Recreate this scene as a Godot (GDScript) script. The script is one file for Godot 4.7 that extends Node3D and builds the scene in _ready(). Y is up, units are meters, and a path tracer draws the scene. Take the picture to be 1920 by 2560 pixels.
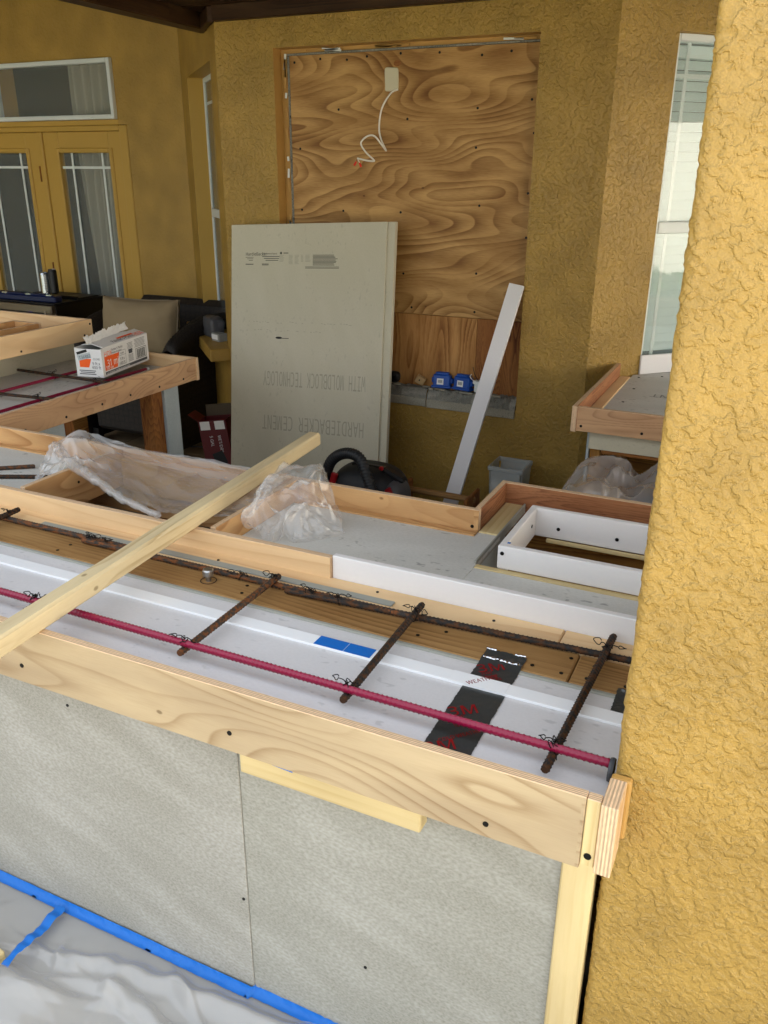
extends Node3D

const TOP := 0.885      # top edge of every casting form
const BED := 0.82       # level the counters are sheeted at
const ID := Basis.IDENTITY
var mats := {}
var taken := {}
var rng := RandomNumberGenerator.new()
var force_long := -1    # axis the grain follows, where it is not the longest
var own := false        # true while a turned thing is built in its own axes
var screw_mesh: CylinderMesh


# ---------------------------------------------------------------- naming
func numbered(called: String) -> String:
	if not taken.has(called):
		taken[called] = 0
		return called
	taken[called] += 1
	return "%s_%03d" % [called, taken[called]]

func tag(o: Node3D, label: String, category: String, group := "") -> Node3D:
	o.set_meta("label", label)
	o.set_meta("category", category)
	if group != "":
		o.set_meta("group", group)
	return o

func thing(called: String, label: String, category: String, at: Vector3, group := "", turn := 0.0) -> Node3D:
	var o := Node3D.new()
	o.name = numbered(called)
	add_child(o)
	o.position = at
	o.rotation.y = turn
	return tag(o, label, category, group)

func origin_of(p: Node) -> Vector3:
	var v := Vector3.ZERO
	if own:
		return v
	while p != self and p is Node3D:
		v += (p as Node3D).position
		p = p.get_parent()
	return v

func put(parent: Node, called: String, mesh: Mesh, c: Vector3, bs := ID) -> MeshInstance3D:
	var o := MeshInstance3D.new()
	o.mesh = mesh
	o.name = numbered(called) if parent == self else called
	o.transform = Transform3D(bs, c - origin_of(parent))
	parent.add_child(o, true)
	return o

func structure(o: Node3D) -> Node3D:
	o.set_meta("kind", "structure")
	return o


# ---------------------------------------------------------------- shapes
func quad(st: SurfaceTool, p: Array, uv: Array, out: Vector3) -> void:
	var n: Vector3 = (p[1] - p[0]).cross(p[2] - p[0])
	var order := [0, 2, 1, 0, 3, 2]
	if n.dot(out) < 0:
		n = -n
		order = [0, 1, 2, 0, 2, 3]
	if p.size() == 3:
		order = order.slice(0, 3)
	n = n.normalized()
	for i in order:
		st.set_normal(n)
		st.set_uv(uv[i])
		st.add_vertex(p[i])

func begin() -> SurfaceTool:
	var st := SurfaceTool.new()
	st.begin(Mesh.PRIMITIVE_TRIANGLES)
	return st

func uv_at(p: Vector3, k: int, lng: int, s: Vector3, thin: int, edge: bool) -> Vector2:
	var i := (k + 1) % 3
	var j := (k + 2) % 3
	if edge:
		var o := i if j == thin else j
		if i != thin and j != thin:
			return Vector2(p[i], 0.5)
		return Vector2(p[o], p[thin] / s[thin] + 0.5)
	if j == lng or (i != lng and s[j] > s[i]):
		var t := i
		i = j
		j = t
	return Vector2(p[i], p[j])

# a chamfered box; with thin >= 0 the two faces across that axis go to face, the rest to side
func slab(face: SurfaceTool, side: SurfaceTool, s: Vector3, thin := -1, bev := 0.0014, uo := Vector2.ZERO, at := Vector3.ZERO, bs := ID) -> void:
	var h := s / 2.0
	var b: float = minf(bev, minf(h.x, minf(h.y, h.z)) * 0.6)
	var lng := 0
	for i in 3:
		if s[i] > s[lng]:
			lng = i
	if force_long >= 0:
		lng = force_long
	for k in 3:
		var i := (k + 1) % 3
		var j := (k + 2) % 3
		var edge := thin >= 0 and k != thin
		var st := side if edge else face
		for sg in [-1.0, 1.0]:
			var p := []
			var uv := []
			for q in [[-1, -1], [1, -1], [1, 1], [-1, 1]]:
				var v := Vector3.ZERO
				v[k] = sg * h[k]
				v[i] = q[0] * (h[i] - b)
				v[j] = q[1] * (h[j] - b)
				uv.append(uv_at(v, k, lng, s, thin, edge) + (Vector2(uo.x, 0) if edge else uo))
				p.append(at + bs * v)
			var n := Vector3.ZERO
			n[k] = sg
			quad(st, p, uv, bs * n)
			# the chamfers between this face and the next axis' faces
			for sj in [-1.0, 1.0]:
				var p2 := []
				var uv2 := []
				for q in [[0, -1], [0, 1], [1, 1], [1, -1]]:
					var v := Vector3.ZERO
					v[j] = q[1] * (h[j] - b)
					if q[0] == 0:
						v[k] = sg * h[k]
						v[i] = sj * (h[i] - b)
					else:
						v[k] = sg * (h[k] - b)
						v[i] = sj * h[i]
					uv2.append(uv_at(v, k, lng, s, thin, edge) + (Vector2(uo.x, 0) if edge else uo))
					p2.append(at + bs * v)
				var n2 := Vector3.ZERO
				n2[k] = sg
				n2[i] = sj
				quad(st, p2, uv2, bs * n2)
	for sx in [-1.0, 1.0]:
		for sy in [-1.0, 1.0]:
			for sz in [-1.0, 1.0]:
				var g := Vector3(sx, sy, sz)
				var a := g * (h - Vector3(0, b, b))
				var c := g * (h - Vector3(b, 0, b))
				var d := g * (h - Vector3(b, b, 0))
				quad(side if thin >= 0 else face, [at + bs * a, at + bs * c, at + bs * d], [Vector2.ZERO, Vector2.ZERO, Vector2.ZERO], bs * g)

func span(a: Vector3, b: Vector3) -> Array:
	return [(a + b) / 2.0, (b - a).abs()]

# a board between two opposite corners, one material
func board(parent: Node, called: String, a: Vector3, b: Vector3, mat: Material, bev := 0.0014) -> MeshInstance3D:
	var cs := span(a, b)
	var st := begin()
	# keep the board inside one repeat of its texture wherever it fits
	var uo := Vector2.ZERO
	if mat is BaseMaterial3D:
		var sc: Vector3 = (mat as BaseMaterial3D).uv1_scale
		var d: Vector3 = cs[1]
		var lo := maxf(d.x, maxf(d.y, d.z))
		var mid := d.x + d.y + d.z - lo - minf(d.x, minf(d.y, d.z))
		uo = Vector2(0.5 / sc.x + rng.randf_range(-0.5, 0.5) * maxf(0.0, 1.0 / sc.x - lo), 0.5 / sc.y + rng.randf_range(-0.5, 0.5) * maxf(0.0, 1.0 / sc.y - mid))
	slab(st, st, cs[1], -1, bev, uo)
	st.set_material(mat)
	return put(parent, called, st.commit(), cs[0])

# a plywood board between two opposite corners: veneered faces, layered edges
func ply(parent: Node, called: String, a: Vector3, b: Vector3, mat: Material, uo := Vector2(-1, -1)) -> MeshInstance3D:
	var cs := span(a, b)
	var s: Vector3 = cs[1]
	var thin := 0
	for i in 3:
		if s[i] < s[thin]:
			thin = i
	var st := begin()
	var se := begin()
	if uo.x < 0:
		uo = Vector2(1.2 + rng.randf_range(-0.1, 0.1), rng.randf_range(0.1, 0.3))
	slab(st, se, s, thin, 0.0012, uo)
	st.set_material(mat)
	se.set_material(mats.ply_edge)
	var m := st.commit()
	se.commit(m)
	return put(parent, called, m, cs[0])

# a box set down at a point with its own turn
func block(parent: Node, called: String, c: Vector3, s: Vector3, mat: Material, bs := ID, bev := 0.002) -> MeshInstance3D:
	var st := begin()
	slab(st, st, s, -1, bev, Vector2(rng.randf_range(0.3, 0.9), rng.randf_range(0.1, 0.3)))
	st.set_material(mat)
	return put(parent, called, st.commit(), c, bs)

func frame_along(d: Vector3) -> Basis:
	d = d.normalized()
	var up := Vector3.UP if absf(d.y) < 0.95 else Vector3.RIGHT
	var z := d.cross(up).normalized()
	return Basis(d, z.cross(d).normalized(), z)

func tube(st: SurfaceTool, pts: Array, rad: float, sides := 8, cap := true, radii := []) -> void:
	var n := pts.size()
	var prev := Vector3.ZERO
	var rings := []
	for i in n:
		var d: Vector3
		if i == 0:
			d = pts[1] - pts[0]
		elif i == n - 1:
			d = pts[n - 1] - pts[n - 2]
		else:
			d = pts[i + 1] - pts[i - 1]
		d = d.normalized()
		var u: Vector3
		if i == 0:
			u = frame_along(d).y
		else:
			u = (prev - d * prev.dot(d)).normalized()
		prev = u
		var w := d.cross(u)
		var ring := []
		var r: float = radii[i] if radii.size() > i else rad
		var slope := 0.0
		if radii.size() == n and i > 0 and i < n - 1:
			slope = clampf((radii[i + 1] - radii[i - 1]) / maxf(0.0001, pts[i + 1].distance_to(pts[i - 1])), -3.0, 3.0)
		for k in sides:
			var t := TAU * k / sides
			var o := u * cos(t) + w * sin(t)
			ring.append([pts[i] + o * r, (o - d * slope).normalized()])
		rings.append(ring)
	var run := 0.0
	for i in n - 1:
		var step: float = pts[i].distance_to(pts[i + 1])
		for k in sides:
			var k2 := (k + 1) % sides
			var q := [[rings[i][k], run, k], [rings[i + 1][k], run + step, k], [rings[i + 1][k2], run + step, k + 1], [rings[i][k2], run, k + 1]]
			for j in [0, 1, 2, 0, 2, 3]:
				st.set_normal(q[j][0][1])
				st.set_uv(Vector2(q[j][1], float(q[j][2]) / sides))
				st.add_vertex(q[j][0][0])
		run += step
	if cap:
		for e in [0, n - 1]:
			var out: Vector3 = (pts[0] - pts[1]) if e == 0 else (pts[n - 1] - pts[n - 2])
			for k in range(1, sides - 1):
				quad(st, [rings[e][0][0], rings[e][k][0], rings[e][k + 1][0]], [Vector2.ZERO, Vector2.ZERO, Vector2.ZERO], out)

func smooth_line(pts: Array, per := 6) -> Array:
	var r := []
	var n := pts.size()
	for i in n - 1:
		var a: Vector3 = pts[maxi(i - 1, 0)]
		var b: Vector3 = pts[i]
		var c: Vector3 = pts[i + 1]
		var d: Vector3 = pts[mini(i + 2, n - 1)]
		for k in per:
			r.append(b.cubic_interpolate(c, a, d, float(k) / per))
	r.append(pts[n - 1])
	return r

func pipe(parent: Node, called: String, pts: Array, rad: float, mat: Material, sides := 8) -> MeshInstance3D:
	var c: Vector3 = pts[0]
	var q := []
	for p in pts:
		q.append(p - c)
	var st := begin()
	tube(st, q, rad, sides)
	st.set_material(mat)
	return put(parent, called, st.commit(), c)

# turned shape: profile of [radius, height] pairs round the y axis
func lathe(prof: Array, sides: int, mat: Material) -> ArrayMesh:
	var st := begin()
	for i in prof.size() - 1:
		var a: Vector2 = Vector2(prof[i][0], prof[i][1])
		var b: Vector2 = Vector2(prof[i + 1][0], prof[i + 1][1])
		var d := b - a
		var nn := Vector2(d.y, -d.x).normalized()
		for k in sides:
			var p := []
			for e in [[a, k], [b, k], [b, k + 1], [a, k + 1]]:
				var t: float = TAU * e[1] / sides
				p.append([Vector3(e[0].x * cos(t), e[0].y, e[0].x * sin(t)), Vector3(nn.x * cos(t), nn.y, nn.x * sin(t)), Vector2(float(e[1]) / sides, e[0].y)])
			for j in [0, 2, 1, 0, 3, 2]:
				st.set_normal(p[j][1])
				st.set_uv(p[j][2])
				st.add_vertex(p[j][0])
	st.set_material(mat)
	return st.commit()

# a smooth sheet through a grid of points
func grid_mesh(pts: PackedVector3Array, nu: int, nv: int, mat: Material, uvs := 1.0, thick := 0.0) -> ArrayMesh:
	var nor := PackedVector3Array()
	var uv := PackedVector2Array()
	for j in nv:
		for i in nu:
			var du := pts[j * nu + mini(i + 1, nu - 1)] - pts[j * nu + maxi(i - 1, 0)]
			var dv := pts[mini(j + 1, nv - 1) * nu + i] - pts[maxi(j - 1, 0) * nu + i]
			var n := dv.cross(du).normalized()
			nor.append(n)
			uv.append(Vector2(float(i) / (nu - 1), float(j) / (nv - 1)) * uvs)
	var idx := PackedInt32Array()
	for j in nv - 1:
		for i in nu - 1:
			var a := j * nu + i
			idx.append_array([a, a + 1, a + nu + 1, a, a + nu + 1, a + nu])
	var arr := []
	arr.resize(Mesh.ARRAY_MAX)
	arr[Mesh.ARRAY_VERTEX] = pts
	arr[Mesh.ARRAY_NORMAL] = nor
	arr[Mesh.ARRAY_TEX_UV] = uv
	arr[Mesh.ARRAY_INDEX] = idx
	var m := ArrayMesh.new()
	m.add_surface_from_arrays(Mesh.PRIMITIVE_TRIANGLES, arr)
	m.surface_set_material(0, mat)
	return m

# Catmull-Rom surface through rows of control points, wrinkled by a function of (u, v, point)
func drape(rows: Array, nu: int, nv: int, wrinkle: Callable) -> PackedVector3Array:
	var out := PackedVector3Array()
	var nr := rows.size()
	for j in nv:
		var v := float(j) / (nv - 1) * (nr - 1)
		var r := mini(int(v), nr - 2)
		var fv := v - r
		for i in nu:
			var c := []
			for k in [-1, 0, 1, 2]:
				var row: Array = rows[clampi(r + k, 0, nr - 1)]
				var u := float(i) / (nu - 1) * (row.size() - 1)
				var q := mini(int(u), row.size() - 2)
				c.append(row[q].cubic_interpolate(row[q + 1], row[maxi(q - 1, 0)], row[mini(q + 2, row.size() - 1)], u - q))
			var p: Vector3 = c[1].cubic_interpolate(c[2], c[0], c[3], fv)
			out.append(p + wrinkle.call(float(i) / (nu - 1), float(j) / (nv - 1), p))
	return out

# rounded lump: superellipsoid
func lump(s: Vector3, e: float, mat: Material, nu := 28, nv := 18, wob: FastNoiseLite = null, amp := 0.0) -> ArrayMesh:
	var pts := PackedVector3Array()
	for j in nv:
		var ph := PI * (float(j) / (nv - 1) - 0.5)
		for i in nu:
			var th := TAU * float(i) / (nu - 1)
			var f := func(x: float) -> float: return signf(x) * pow(absf(x), e)
			var p := Vector3(f.call(cos(ph)) * f.call(cos(th)), f.call(sin(ph)), f.call(cos(ph)) * f.call(sin(th))) * s
			if wob:
				p += p.normalized() * wob.get_noise_3dv(p) * amp
			pts.append(p)
	return grid_mesh(pts, nu, nv, mat)

func screw(parent: Node, c: Vector3, n: Vector3, r := 0.0042) -> void:
	var bs := frame_along(n)
	var o := put(parent, "screw", screw_mesh, c, Basis(bs.y, bs.x, -bs.z) if absf(n.y) < 0.9 else ID)
	o.scale = Vector3(r / 0.0042, 1, r / 0.0042)

func words(parent: Node, called: String, s: String, high: float, c: Vector3, bs: Basis, mat: Material, font := "Droid Sans", wide := 1.0, align := HORIZONTAL_ALIGNMENT_LEFT) -> MeshInstance3D:
	var t := TextMesh.new()
	var f := SystemFont.new()
	f.font_names = PackedStringArray([font])
	t.font = f
	t.text = s
	t.font_size = 32
	t.pixel_size = high / 23.0
	t.depth = 0.0003
	t.curve_step = 2.0
	t.horizontal_alignment = align
	t.material = mat
	return put(parent, called, t, c, bs * Basis.from_scale(Vector3(wide, 1, 1)))

func mat(color: Color, rough: float, metal := 0.0, spec := 0.5) -> StandardMaterial3D:
	var m := StandardMaterial3D.new()
	m.albedo_color = color
	m.roughness = rough
	m.metallic = metal
	m.metallic_specular = spec
	return m

func noise(seed_: int, freq: float, oct := 1, kind := FastNoiseLite.TYPE_SIMPLEX_SMOOTH) -> FastNoiseLite:
	var n := FastNoiseLite.new()
	n.seed = seed_
	n.noise_type = kind
	n.frequency = freq
	n.fractal_type = FastNoiseLite.FRACTAL_FBM if oct > 1 else FastNoiseLite.FRACTAL_NONE
	n.fractal_octaves = oct
	return n


# ---------------------------------------------------------------- textures
func picture(w: int, h: int, f: Callable) -> ImageTexture:
	var d := PackedByteArray()
	d.resize(w * h * 3)
	var k := 0
	for y in h:
		for x in w:
			var c: Color = f.call(x, y)
			d[k] = int(clampf(c.r, 0, 1) * 255.0)
			d[k + 1] = int(clampf(c.g, 0, 1) * 255.0)
			d[k + 2] = int(clampf(c.b, 0, 1) * 255.0)
			k += 3
	var im := Image.create_from_data(w, h, false, Image.FORMAT_RGB8, d)
	im.generate_mipmaps()
	return ImageTexture.create_from_image(im)

# sawn or peeled wood: growth rings as contours of a stretched noise, with fibre streaks
func wood(o: Dictionary) -> StandardMaterial3D:
	var W: float = o.get("w", 2.4)
	var H: float = o.get("h", 0.4)
	var px: int = o.get("px", 900)
	var py: int = o.get("py", 200)
	var n := noise(o.seed, 1.0)
	var n2 := noise(o.seed + 40, 1.0, 2)
	var rings: float = o.rings
	var fu: float = o.fu
	var fv: float = o.fv
	var lin: float = o.get("lin", 0.0)
	var warp: float = o.get("warp", 0.25)
	var sharp: float = o.get("sharp", 3.0)
	var streak: float = o.get("streak", 0.12)
	var blotch: float = o.get("blotch", 0.06)
	var a: Color = o.light
	var b: Color = o.dark
	var kr := RandomNumberGenerator.new()
	kr.seed = o.seed * 3 + 1
	var knots := []
	for k in int(o.get("knots", 0)):
		knots.append(Vector3(kr.randf() * W, kr.randf() * H, kr.randf_range(0.003, 0.0065)))
	var f := func(x: int, y: int) -> Color:
		var u := x * W / px
		var v := y * H / py
		var bend := 0.0
		var core := 0.0
		for q: Vector3 in knots:
			var du := absf(u - q.x)
			if du > 0.12:
				continue
			var dv := absf(v - q.y)
			bend += q.z * 60.0 * exp(-du * du / 0.0016 - dv * dv / 0.0005)
			core = maxf(core, 1.0 - sm(q.z * 0.5, q.z, sqrt(du * du * 0.4 + dv * dv)))
		var g := bend + (n.get_noise_2d(u * fu, v * fv) + warp * n.get_noise_2d(u * fu * 2.7 + 9.0, v * fv * 2.4)) * rings + v * lin
		var r := g - floorf(g)
		r = pow(r, sharp) * (1.0 if r < 0.93 else (1.0 - r) / 0.07)
		r *= clampf(0.72 + 0.9 * n2.get_noise_2d(u * 1.7 + 60.0, v * 5.0), 0.15, 1.15)
		var s := n2.get_noise_2d(u * 14.0, v * 420.0) * streak
		var t := n2.get_noise_2d(u * 2.0 + 30.0, v * 9.0) * blotch
		var c := a.lerp(b, clampf(r + s, 0.0, 1.0)).lerp(b.darkened(0.2), core * 0.8)
		return Color(c.r + t, c.g + t, c.b + t * 0.8)
	var m := mat(Color.WHITE, o.get("rough", 0.62))
	m.albedo_texture = picture(px, py, f)
	m.uv1_scale = Vector3(1.0 / W, 1.0 / H, 1)
	m.metallic_specular = 0.35
	return m

func tint(m: StandardMaterial3D, c: Color) -> StandardMaterial3D:
	var k: StandardMaterial3D = m.duplicate()
	k.albedo_color = c
	return k

func seamless(seed_: int, freq: float, size: int, oct := 3, warp := 0.0) -> PackedByteArray:
	var n := noise(seed_, freq, oct)
	if warp > 0:
		n.domain_warp_enabled = true
		n.domain_warp_amplitude = warp
		n.domain_warp_frequency = freq * 1.3
	var im := n.get_seamless_image(size, size)
	im.convert(Image.FORMAT_L8)
	return im.get_data()

func sm(a: float, b: float, x: float) -> float:
	var t := clampf((x - a) / (b - a), 0.0, 1.0)
	return t * t * (3.0 - 2.0 * t)

# trowelled stucco: flattened blobs with crisp edges over a finer grit
func stucco(color: Color, seed_: int, metres: float, relief: float, rough: float) -> StandardMaterial3D:
	var size := 1024
	var a := seamless(seed_, 0.03, size, 3, 26.0)
	var b := seamless(seed_ + 1, 0.07, size, 2, 14.0)
	var g := seamless(seed_ + 2, 0.25, size, 2)
	var big := seamless(seed_ + 3, 0.004, size, 2)
	var hb := PackedByteArray()
	hb.resize(size * size)
	var cb := PackedByteArray()
	cb.resize(size * size * 3)
	var lut := PackedFloat32Array()
	var lut2 := PackedFloat32Array()
	for i in 256:
		lut.append(sm(118.0, 162.0, i) * 150.0)
		lut2.append(sm(105.0, 170.0, i) * 60.0)
	for i in size * size:
		hb[i] = mini(255, int(lut[a[i]] + lut2[b[i]] + g[i] * 0.14))
		var t := minf(0.985, 0.92 + (big[i] - 128) * 0.0005 + (g[i] - 128) * 0.0005)
		cb[i * 3] = int(255.0 * t)
		cb[i * 3 + 1] = int(255.0 * (t - 0.004))
		cb[i * 3 + 2] = int(255.0 * (t - 0.01))
	var m := mat(color, rough)
	m.albedo_texture = ImageTexture.create_from_image(Image.create_from_data(size, size, false, Image.FORMAT_RGB8, cb))
	m.heightmap_enabled = true
	m.heightmap_texture = ImageTexture.create_from_image(Image.create_from_data(size, size, false, Image.FORMAT_L8, hb))
	m.heightmap_scale = relief
	m.uv1_triplanar = true
	m.uv1_triplanar_sharpness = 8.0
	m.uv1_scale = Vector3.ONE / metres
	return m

# fibre cement: short pressed fibres, pale cement bloom in drifts
func cement(o: Dictionary) -> StandardMaterial3D:
	var px: int = o.get("px", 512)
	var W: float = o.get("w", 1.0)
	var H: float = o.get("h", W)
	var py := int(px * H / W)
	var n := noise(o.seed, 1.0, 2)
	var n2 := noise(o.seed + 5, 1.0, 3)
	var a: Color = o.light
	var b: Color = o.dark
	var bloom: Color = o.bloom
	var fleck: float = o.get("fleck", 0.5)
	var marks: float = o.get("marks", 0.0)
	var cloud: float = o.get("cloud", 0.5)
	var drift: float = o.get("drift", 0.9)
	var f := func(x: int, y: int) -> Color:
		var u := x * W / px
		var v := y * H / py
		var s := n.get_noise_2d(u * 120.0 + v * 90.0, v * 190.0 - u * 60.0)
		var c := a.lerp(b, clampf(0.4 + s * fleck * 1.6, 0, 1))
		var d := n2.get_noise_2d((u - v * 0.5) * 1.9, (v + u * 0.35) * 6.5)
		var e2 := n.get_noise_2d(u * 70.0 + 11.0, v * 120.0 + 4.0)
		c = c.lerp(bloom, clampf((d * drift + 0.25 + s * 0.5 + e2 * 0.6) * cloud, 0, 1))
		if marks > 0:
			var k := n.get_noise_2d(u * 22.0 + 50.0, v * 48.0)
			var e := n2.get_noise_2d(u * 4.0 + 20.0, v * 4.0)
			c = c.darkened(clampf(sm(0.42, 0.62, k) * sm(-0.1, 0.35, e) * marks, 0, 1))
		return c
	var m := mat(Color.WHITE, o.get("rough", 0.75))
	m.albedo_texture = picture(px, py, f)
	m.uv1_scale = Vector3(1.0 / W, 1.0 / H, 1.0)
	m.metallic_specular = 0.3
	return m

func film(a: float, rough := 0.22) -> StandardMaterial3D:
	var m := mat(Color(0.89, 0.885, 0.88, a), rough)
	m.transparency = BaseMaterial3D.TRANSPARENCY_ALPHA
	m.backlight_enabled = true
	m.backlight = Color(0.3, 0.3, 0.3)
	return m

func make_materials() -> void:
	mats.stucco = stucco(Color(0.705, 0.57, 0.28), 3, 1.15, 0.5, 0.34)
	mats.stucco.metallic_specular = 0.42
	mats.stucco_far = stucco(Color(0.725, 0.58, 0.27), 9, 1.3, 0.2, 0.5)
	mats.paint = mat(Color(0.735, 0.585, 0.255), 0.5)
	mats.paint_peach = mat(Color(0.73, 0.56, 0.29), 0.6)
	mats.pillar = mats.stucco.duplicate()
	mats.pillar.heightmap_scale = 0.3
	mats.pillar.uv1_scale = Vector3.ONE / 0.8
	mats.pillar.roughness = 0.45
	mats.pillar.metallic_specular = 0.5
	mats.ply_face = wood({"seed": 11, "knots": 2, "rings": 3.2, "fu": 0.8, "fv": 4.2, "lin": 16.0, "warp": 0.25, "light": Color(0.70, 0.62, 0.495), "dark": Color(0.555, 0.455, 0.33), "sharp": 5.0, "streak": 0.14, "px": 1200, "py": 260})
	mats.ply_pale = wood({"seed": 21, "knots": 4, "rings": 2.0, "fu": 0.5, "fv": 4.0, "lin": 10.0, "light": Color(0.89, 0.76, 0.58), "dark": Color(0.80, 0.63, 0.45), "sharp": 4.0, "streak": 0.12})
	mats.ply_warm = wood({"seed": 31, "knots": 4, "rings": 3.0, "fu": 1.0, "fv": 4.0, "lin": 10.0, "light": Color(0.80, 0.63, 0.43), "dark": Color(0.66, 0.47, 0.29), "sharp": 2.6, "streak": 0.14})
	mats.ply_red = wood({"seed": 33, "rings": 6.0, "fu": 0.8, "fv": 11.0, "lin": 30.0, "light": Color(0.66, 0.45, 0.30), "dark": Color(0.44, 0.27, 0.17), "sharp": 2.2, "streak": 0.25})
	mats.ply_maple = wood({"seed": 37, "knots": 4, "rings": 3.4, "fu": 1.2, "fv": 4.0, "lin": 10.0, "warp": 0.6, "light": Color(0.76, 0.61, 0.46), "dark": Color(0.60, 0.45, 0.33), "sharp": 4.0, "streak": 0.1})
	mats.pine = wood({"seed": 41, "knots": 6, "rings": 1.0, "fu": 0.3, "fv": 6.0, "lin": 60.0, "light": Color(0.82, 0.74, 0.55), "dark": Color(0.75, 0.65, 0.44), "sharp": 2.5, "streak": 0.14})
	mats.stick = wood({"seed": 47, "knots": 6, "rings": 2.0, "fu": 0.5, "fv": 8.0, "lin": 18.0, "light": Color(0.85, 0.775, 0.615), "dark": Color(0.72, 0.62, 0.45), "sharp": 4.0, "streak": 0.18})
	mats.treated = wood({"seed": 51, "knots": 9, "rings": 3.0, "fu": 0.5, "fv": 5.0, "lin": 50.0, "light": Color(0.64, 0.49, 0.305), "dark": Color(0.49, 0.35, 0.195), "sharp": 1.8, "streak": 0.25})
	mats.stud = wood({"seed": 53, "rings": 3.0, "fu": 0.6, "fv": 8.0, "lin": 60.0, "light": Color(0.62, 0.45, 0.22), "dark": Color(0.38, 0.24, 0.10), "sharp": 1.6, "streak": 0.2})
	mats.fir = wood({"seed": 66, "knots": 4, "w": 1.32, "h": 1.25, "px": 640, "py": 720, "rings": 5.2, "fu": 0.6, "fv": 2.4, "lin": 15.0, "warp": 0.35, "light": Color(0.705, 0.545, 0.325), "dark": Color(0.49, 0.34, 0.175), "sharp": 1.5, "streak": 0.3, "blotch": 0.1, "rough": 0.55})
	mats.fir_up = wood({"seed": 71, "w": 1.2, "h": 1.2, "px": 420, "py": 420, "rings": 3.0, "fu": 0.9, "fv": 4.0, "lin": 14.0, "light": Color(0.70, 0.51, 0.29), "dark": Color(0.47, 0.30, 0.14), "sharp": 1.8, "streak": 0.25})
	mats.fir_dark = wood({"seed": 73, "rings": 6.0, "fu": 1.0, "fv": 9.0, "light": Color(0.58, 0.38, 0.19), "dark": Color(0.36, 0.2, 0.09), "sharp": 1.8, "streak": 0.25})
	mats.ceiling = wood({"seed": 81, "rings": 3.0, "fu": 0.6, "fv": 8.0, "lin": 20.0, "light": Color(0.25, 0.165, 0.09), "dark": Color(0.15, 0.09, 0.05), "sharp": 2.0, "streak": 0.4, "rough": 0.5})
	var layers := [0.86, 0.74, 0.90, 0.70, 0.93, 0.74, 0.90, 0.70, 0.86]
	var ln := noise(5, 1.0, 2)
	mats.ply_edge = mat(Color.WHITE, 0.7)
	mats.ply_edge.albedo_texture = picture(512, 64, func(x: int, y: int) -> Color:
		var v: float = layers[mini(8, y * 9 / 64)] + ln.get_noise_2d(x * 0.09, y * 0.5) * 0.12
		return Color(v, v * 0.85, v * 0.68))
	mats.cement_front = cement({"seed": 101, "px": 1200, "w": 1.9, "h": 0.85, "light": Color(0.625, 0.615, 0.58), "dark": Color(0.52, 0.51, 0.47), "bloom": Color(0.735, 0.725, 0.705), "fleck": 0.6, "cloud": 0.65, "drift": 0.6})
	mats.cement_top = cement({"seed": 111, "px": 900, "w": 1.6, "h": 0.8, "light": Color(0.82, 0.815, 0.79), "dark": Color(0.755, 0.75, 0.72), "bloom": Color(0.865, 0.86, 0.84), "fleck": 0.35, "cloud": 0.6, "marks": 0.2})
	mats.cement_sheet = cement({"seed": 121, "px": 500, "w": 1.6, "h": 1.0, "light": Color(0.775, 0.75, 0.665), "dark": Color(0.72, 0.70, 0.61), "bloom": Color(0.80, 0.775, 0.70), "fleck": 0.3, "cloud": 0.4, "marks": 0.06})
	mats.cement_white = cement({"seed": 131, "px": 1200, "w": 2.5, "h": 0.5, "light": Color(0.85, 0.84, 0.84), "dark": Color(0.81, 0.80, 0.80), "bloom": Color(0.875, 0.865, 0.865), "fleck": 0.3, "cloud": 0.5, "marks": 0.09, "rough": 0.5})
	mats.cement_edge = mat(Color(0.62, 0.62, 0.58), 0.8)
	mats.board_white = cement({"seed": 141, "px": 400, "w": 1.6, "h": 0.4, "light": Color(0.90, 0.89, 0.885), "dark": Color(0.885, 0.875, 0.87), "bloom": Color(0.92, 0.91, 0.905), "fleck": 0.2, "cloud": 0.4, "rough": 0.35})
	mats.clad = cement({"seed": 151, "px": 300, "w": 1.0, "light": Color(0.70, 0.74, 0.75), "dark": Color(0.62, 0.66, 0.67), "bloom": Color(0.75, 0.78, 0.78), "fleck": 0.4, "cloud": 0.5})
	mats.screw = mat(Color(0.05, 0.045, 0.04), 0.45, 0.5)
	mats.wire = mat(Color(0.06, 0.05, 0.045), 0.45, 0.6)
	mats.red_bar = mat(Color(0.56, 0.04, 0.22), 0.33)
	var rn := noise(7, 1.0, 3)
	mats.rust = mat(Color.WHITE, 0.75, 0.25)
	mats.rust.albedo_texture = picture(512, 64, func(x: int, y: int) -> Color:
		var t := clampf(rn.get_noise_2d(x * 0.035, y * 0.06) * 1.5 + 0.42, 0, 1)
		var c := Color(0.24, 0.21, 0.19).lerp(Color(0.50, 0.29, 0.13), t)
		return c.darkened(clampf(rn.get_noise_2d(x * 0.3, y * 0.4) * 0.5, 0, 0.5)))
	mats.rust.uv1_scale = Vector3(1.6, 1, 1)
	mats.rust_dark = tint(mats.rust, Color(0.72, 0.76, 0.8))
	mats.zinc = mat(Color(0.7, 0.7, 0.7), 0.32, 0.95)
	mats.foil = mat(Color(0.30, 0.305, 0.30), 0.3, 0.4)
	mats.foil_bright = mat(Color(0.82, 0.82, 0.84), 0.2, 1.0)
	mats.print_red = mat(Color(0.55, 0.03, 0.06), 0.5)
	mats.print_grey = mat(Color(0.63, 0.61, 0.54), 0.8)
	mats.print_faint = mat(Color(0.56, 0.56, 0.53), 0.8)
	mats.print_dark = mat(Color(0.13, 0.14, 0.13), 0.8)
	mats.print_white = mat(Color(0.92, 0.92, 0.9), 0.6)
	mats.tape_blue = mat(Color(0.04, 0.42, 0.77), 0.55)
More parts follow.
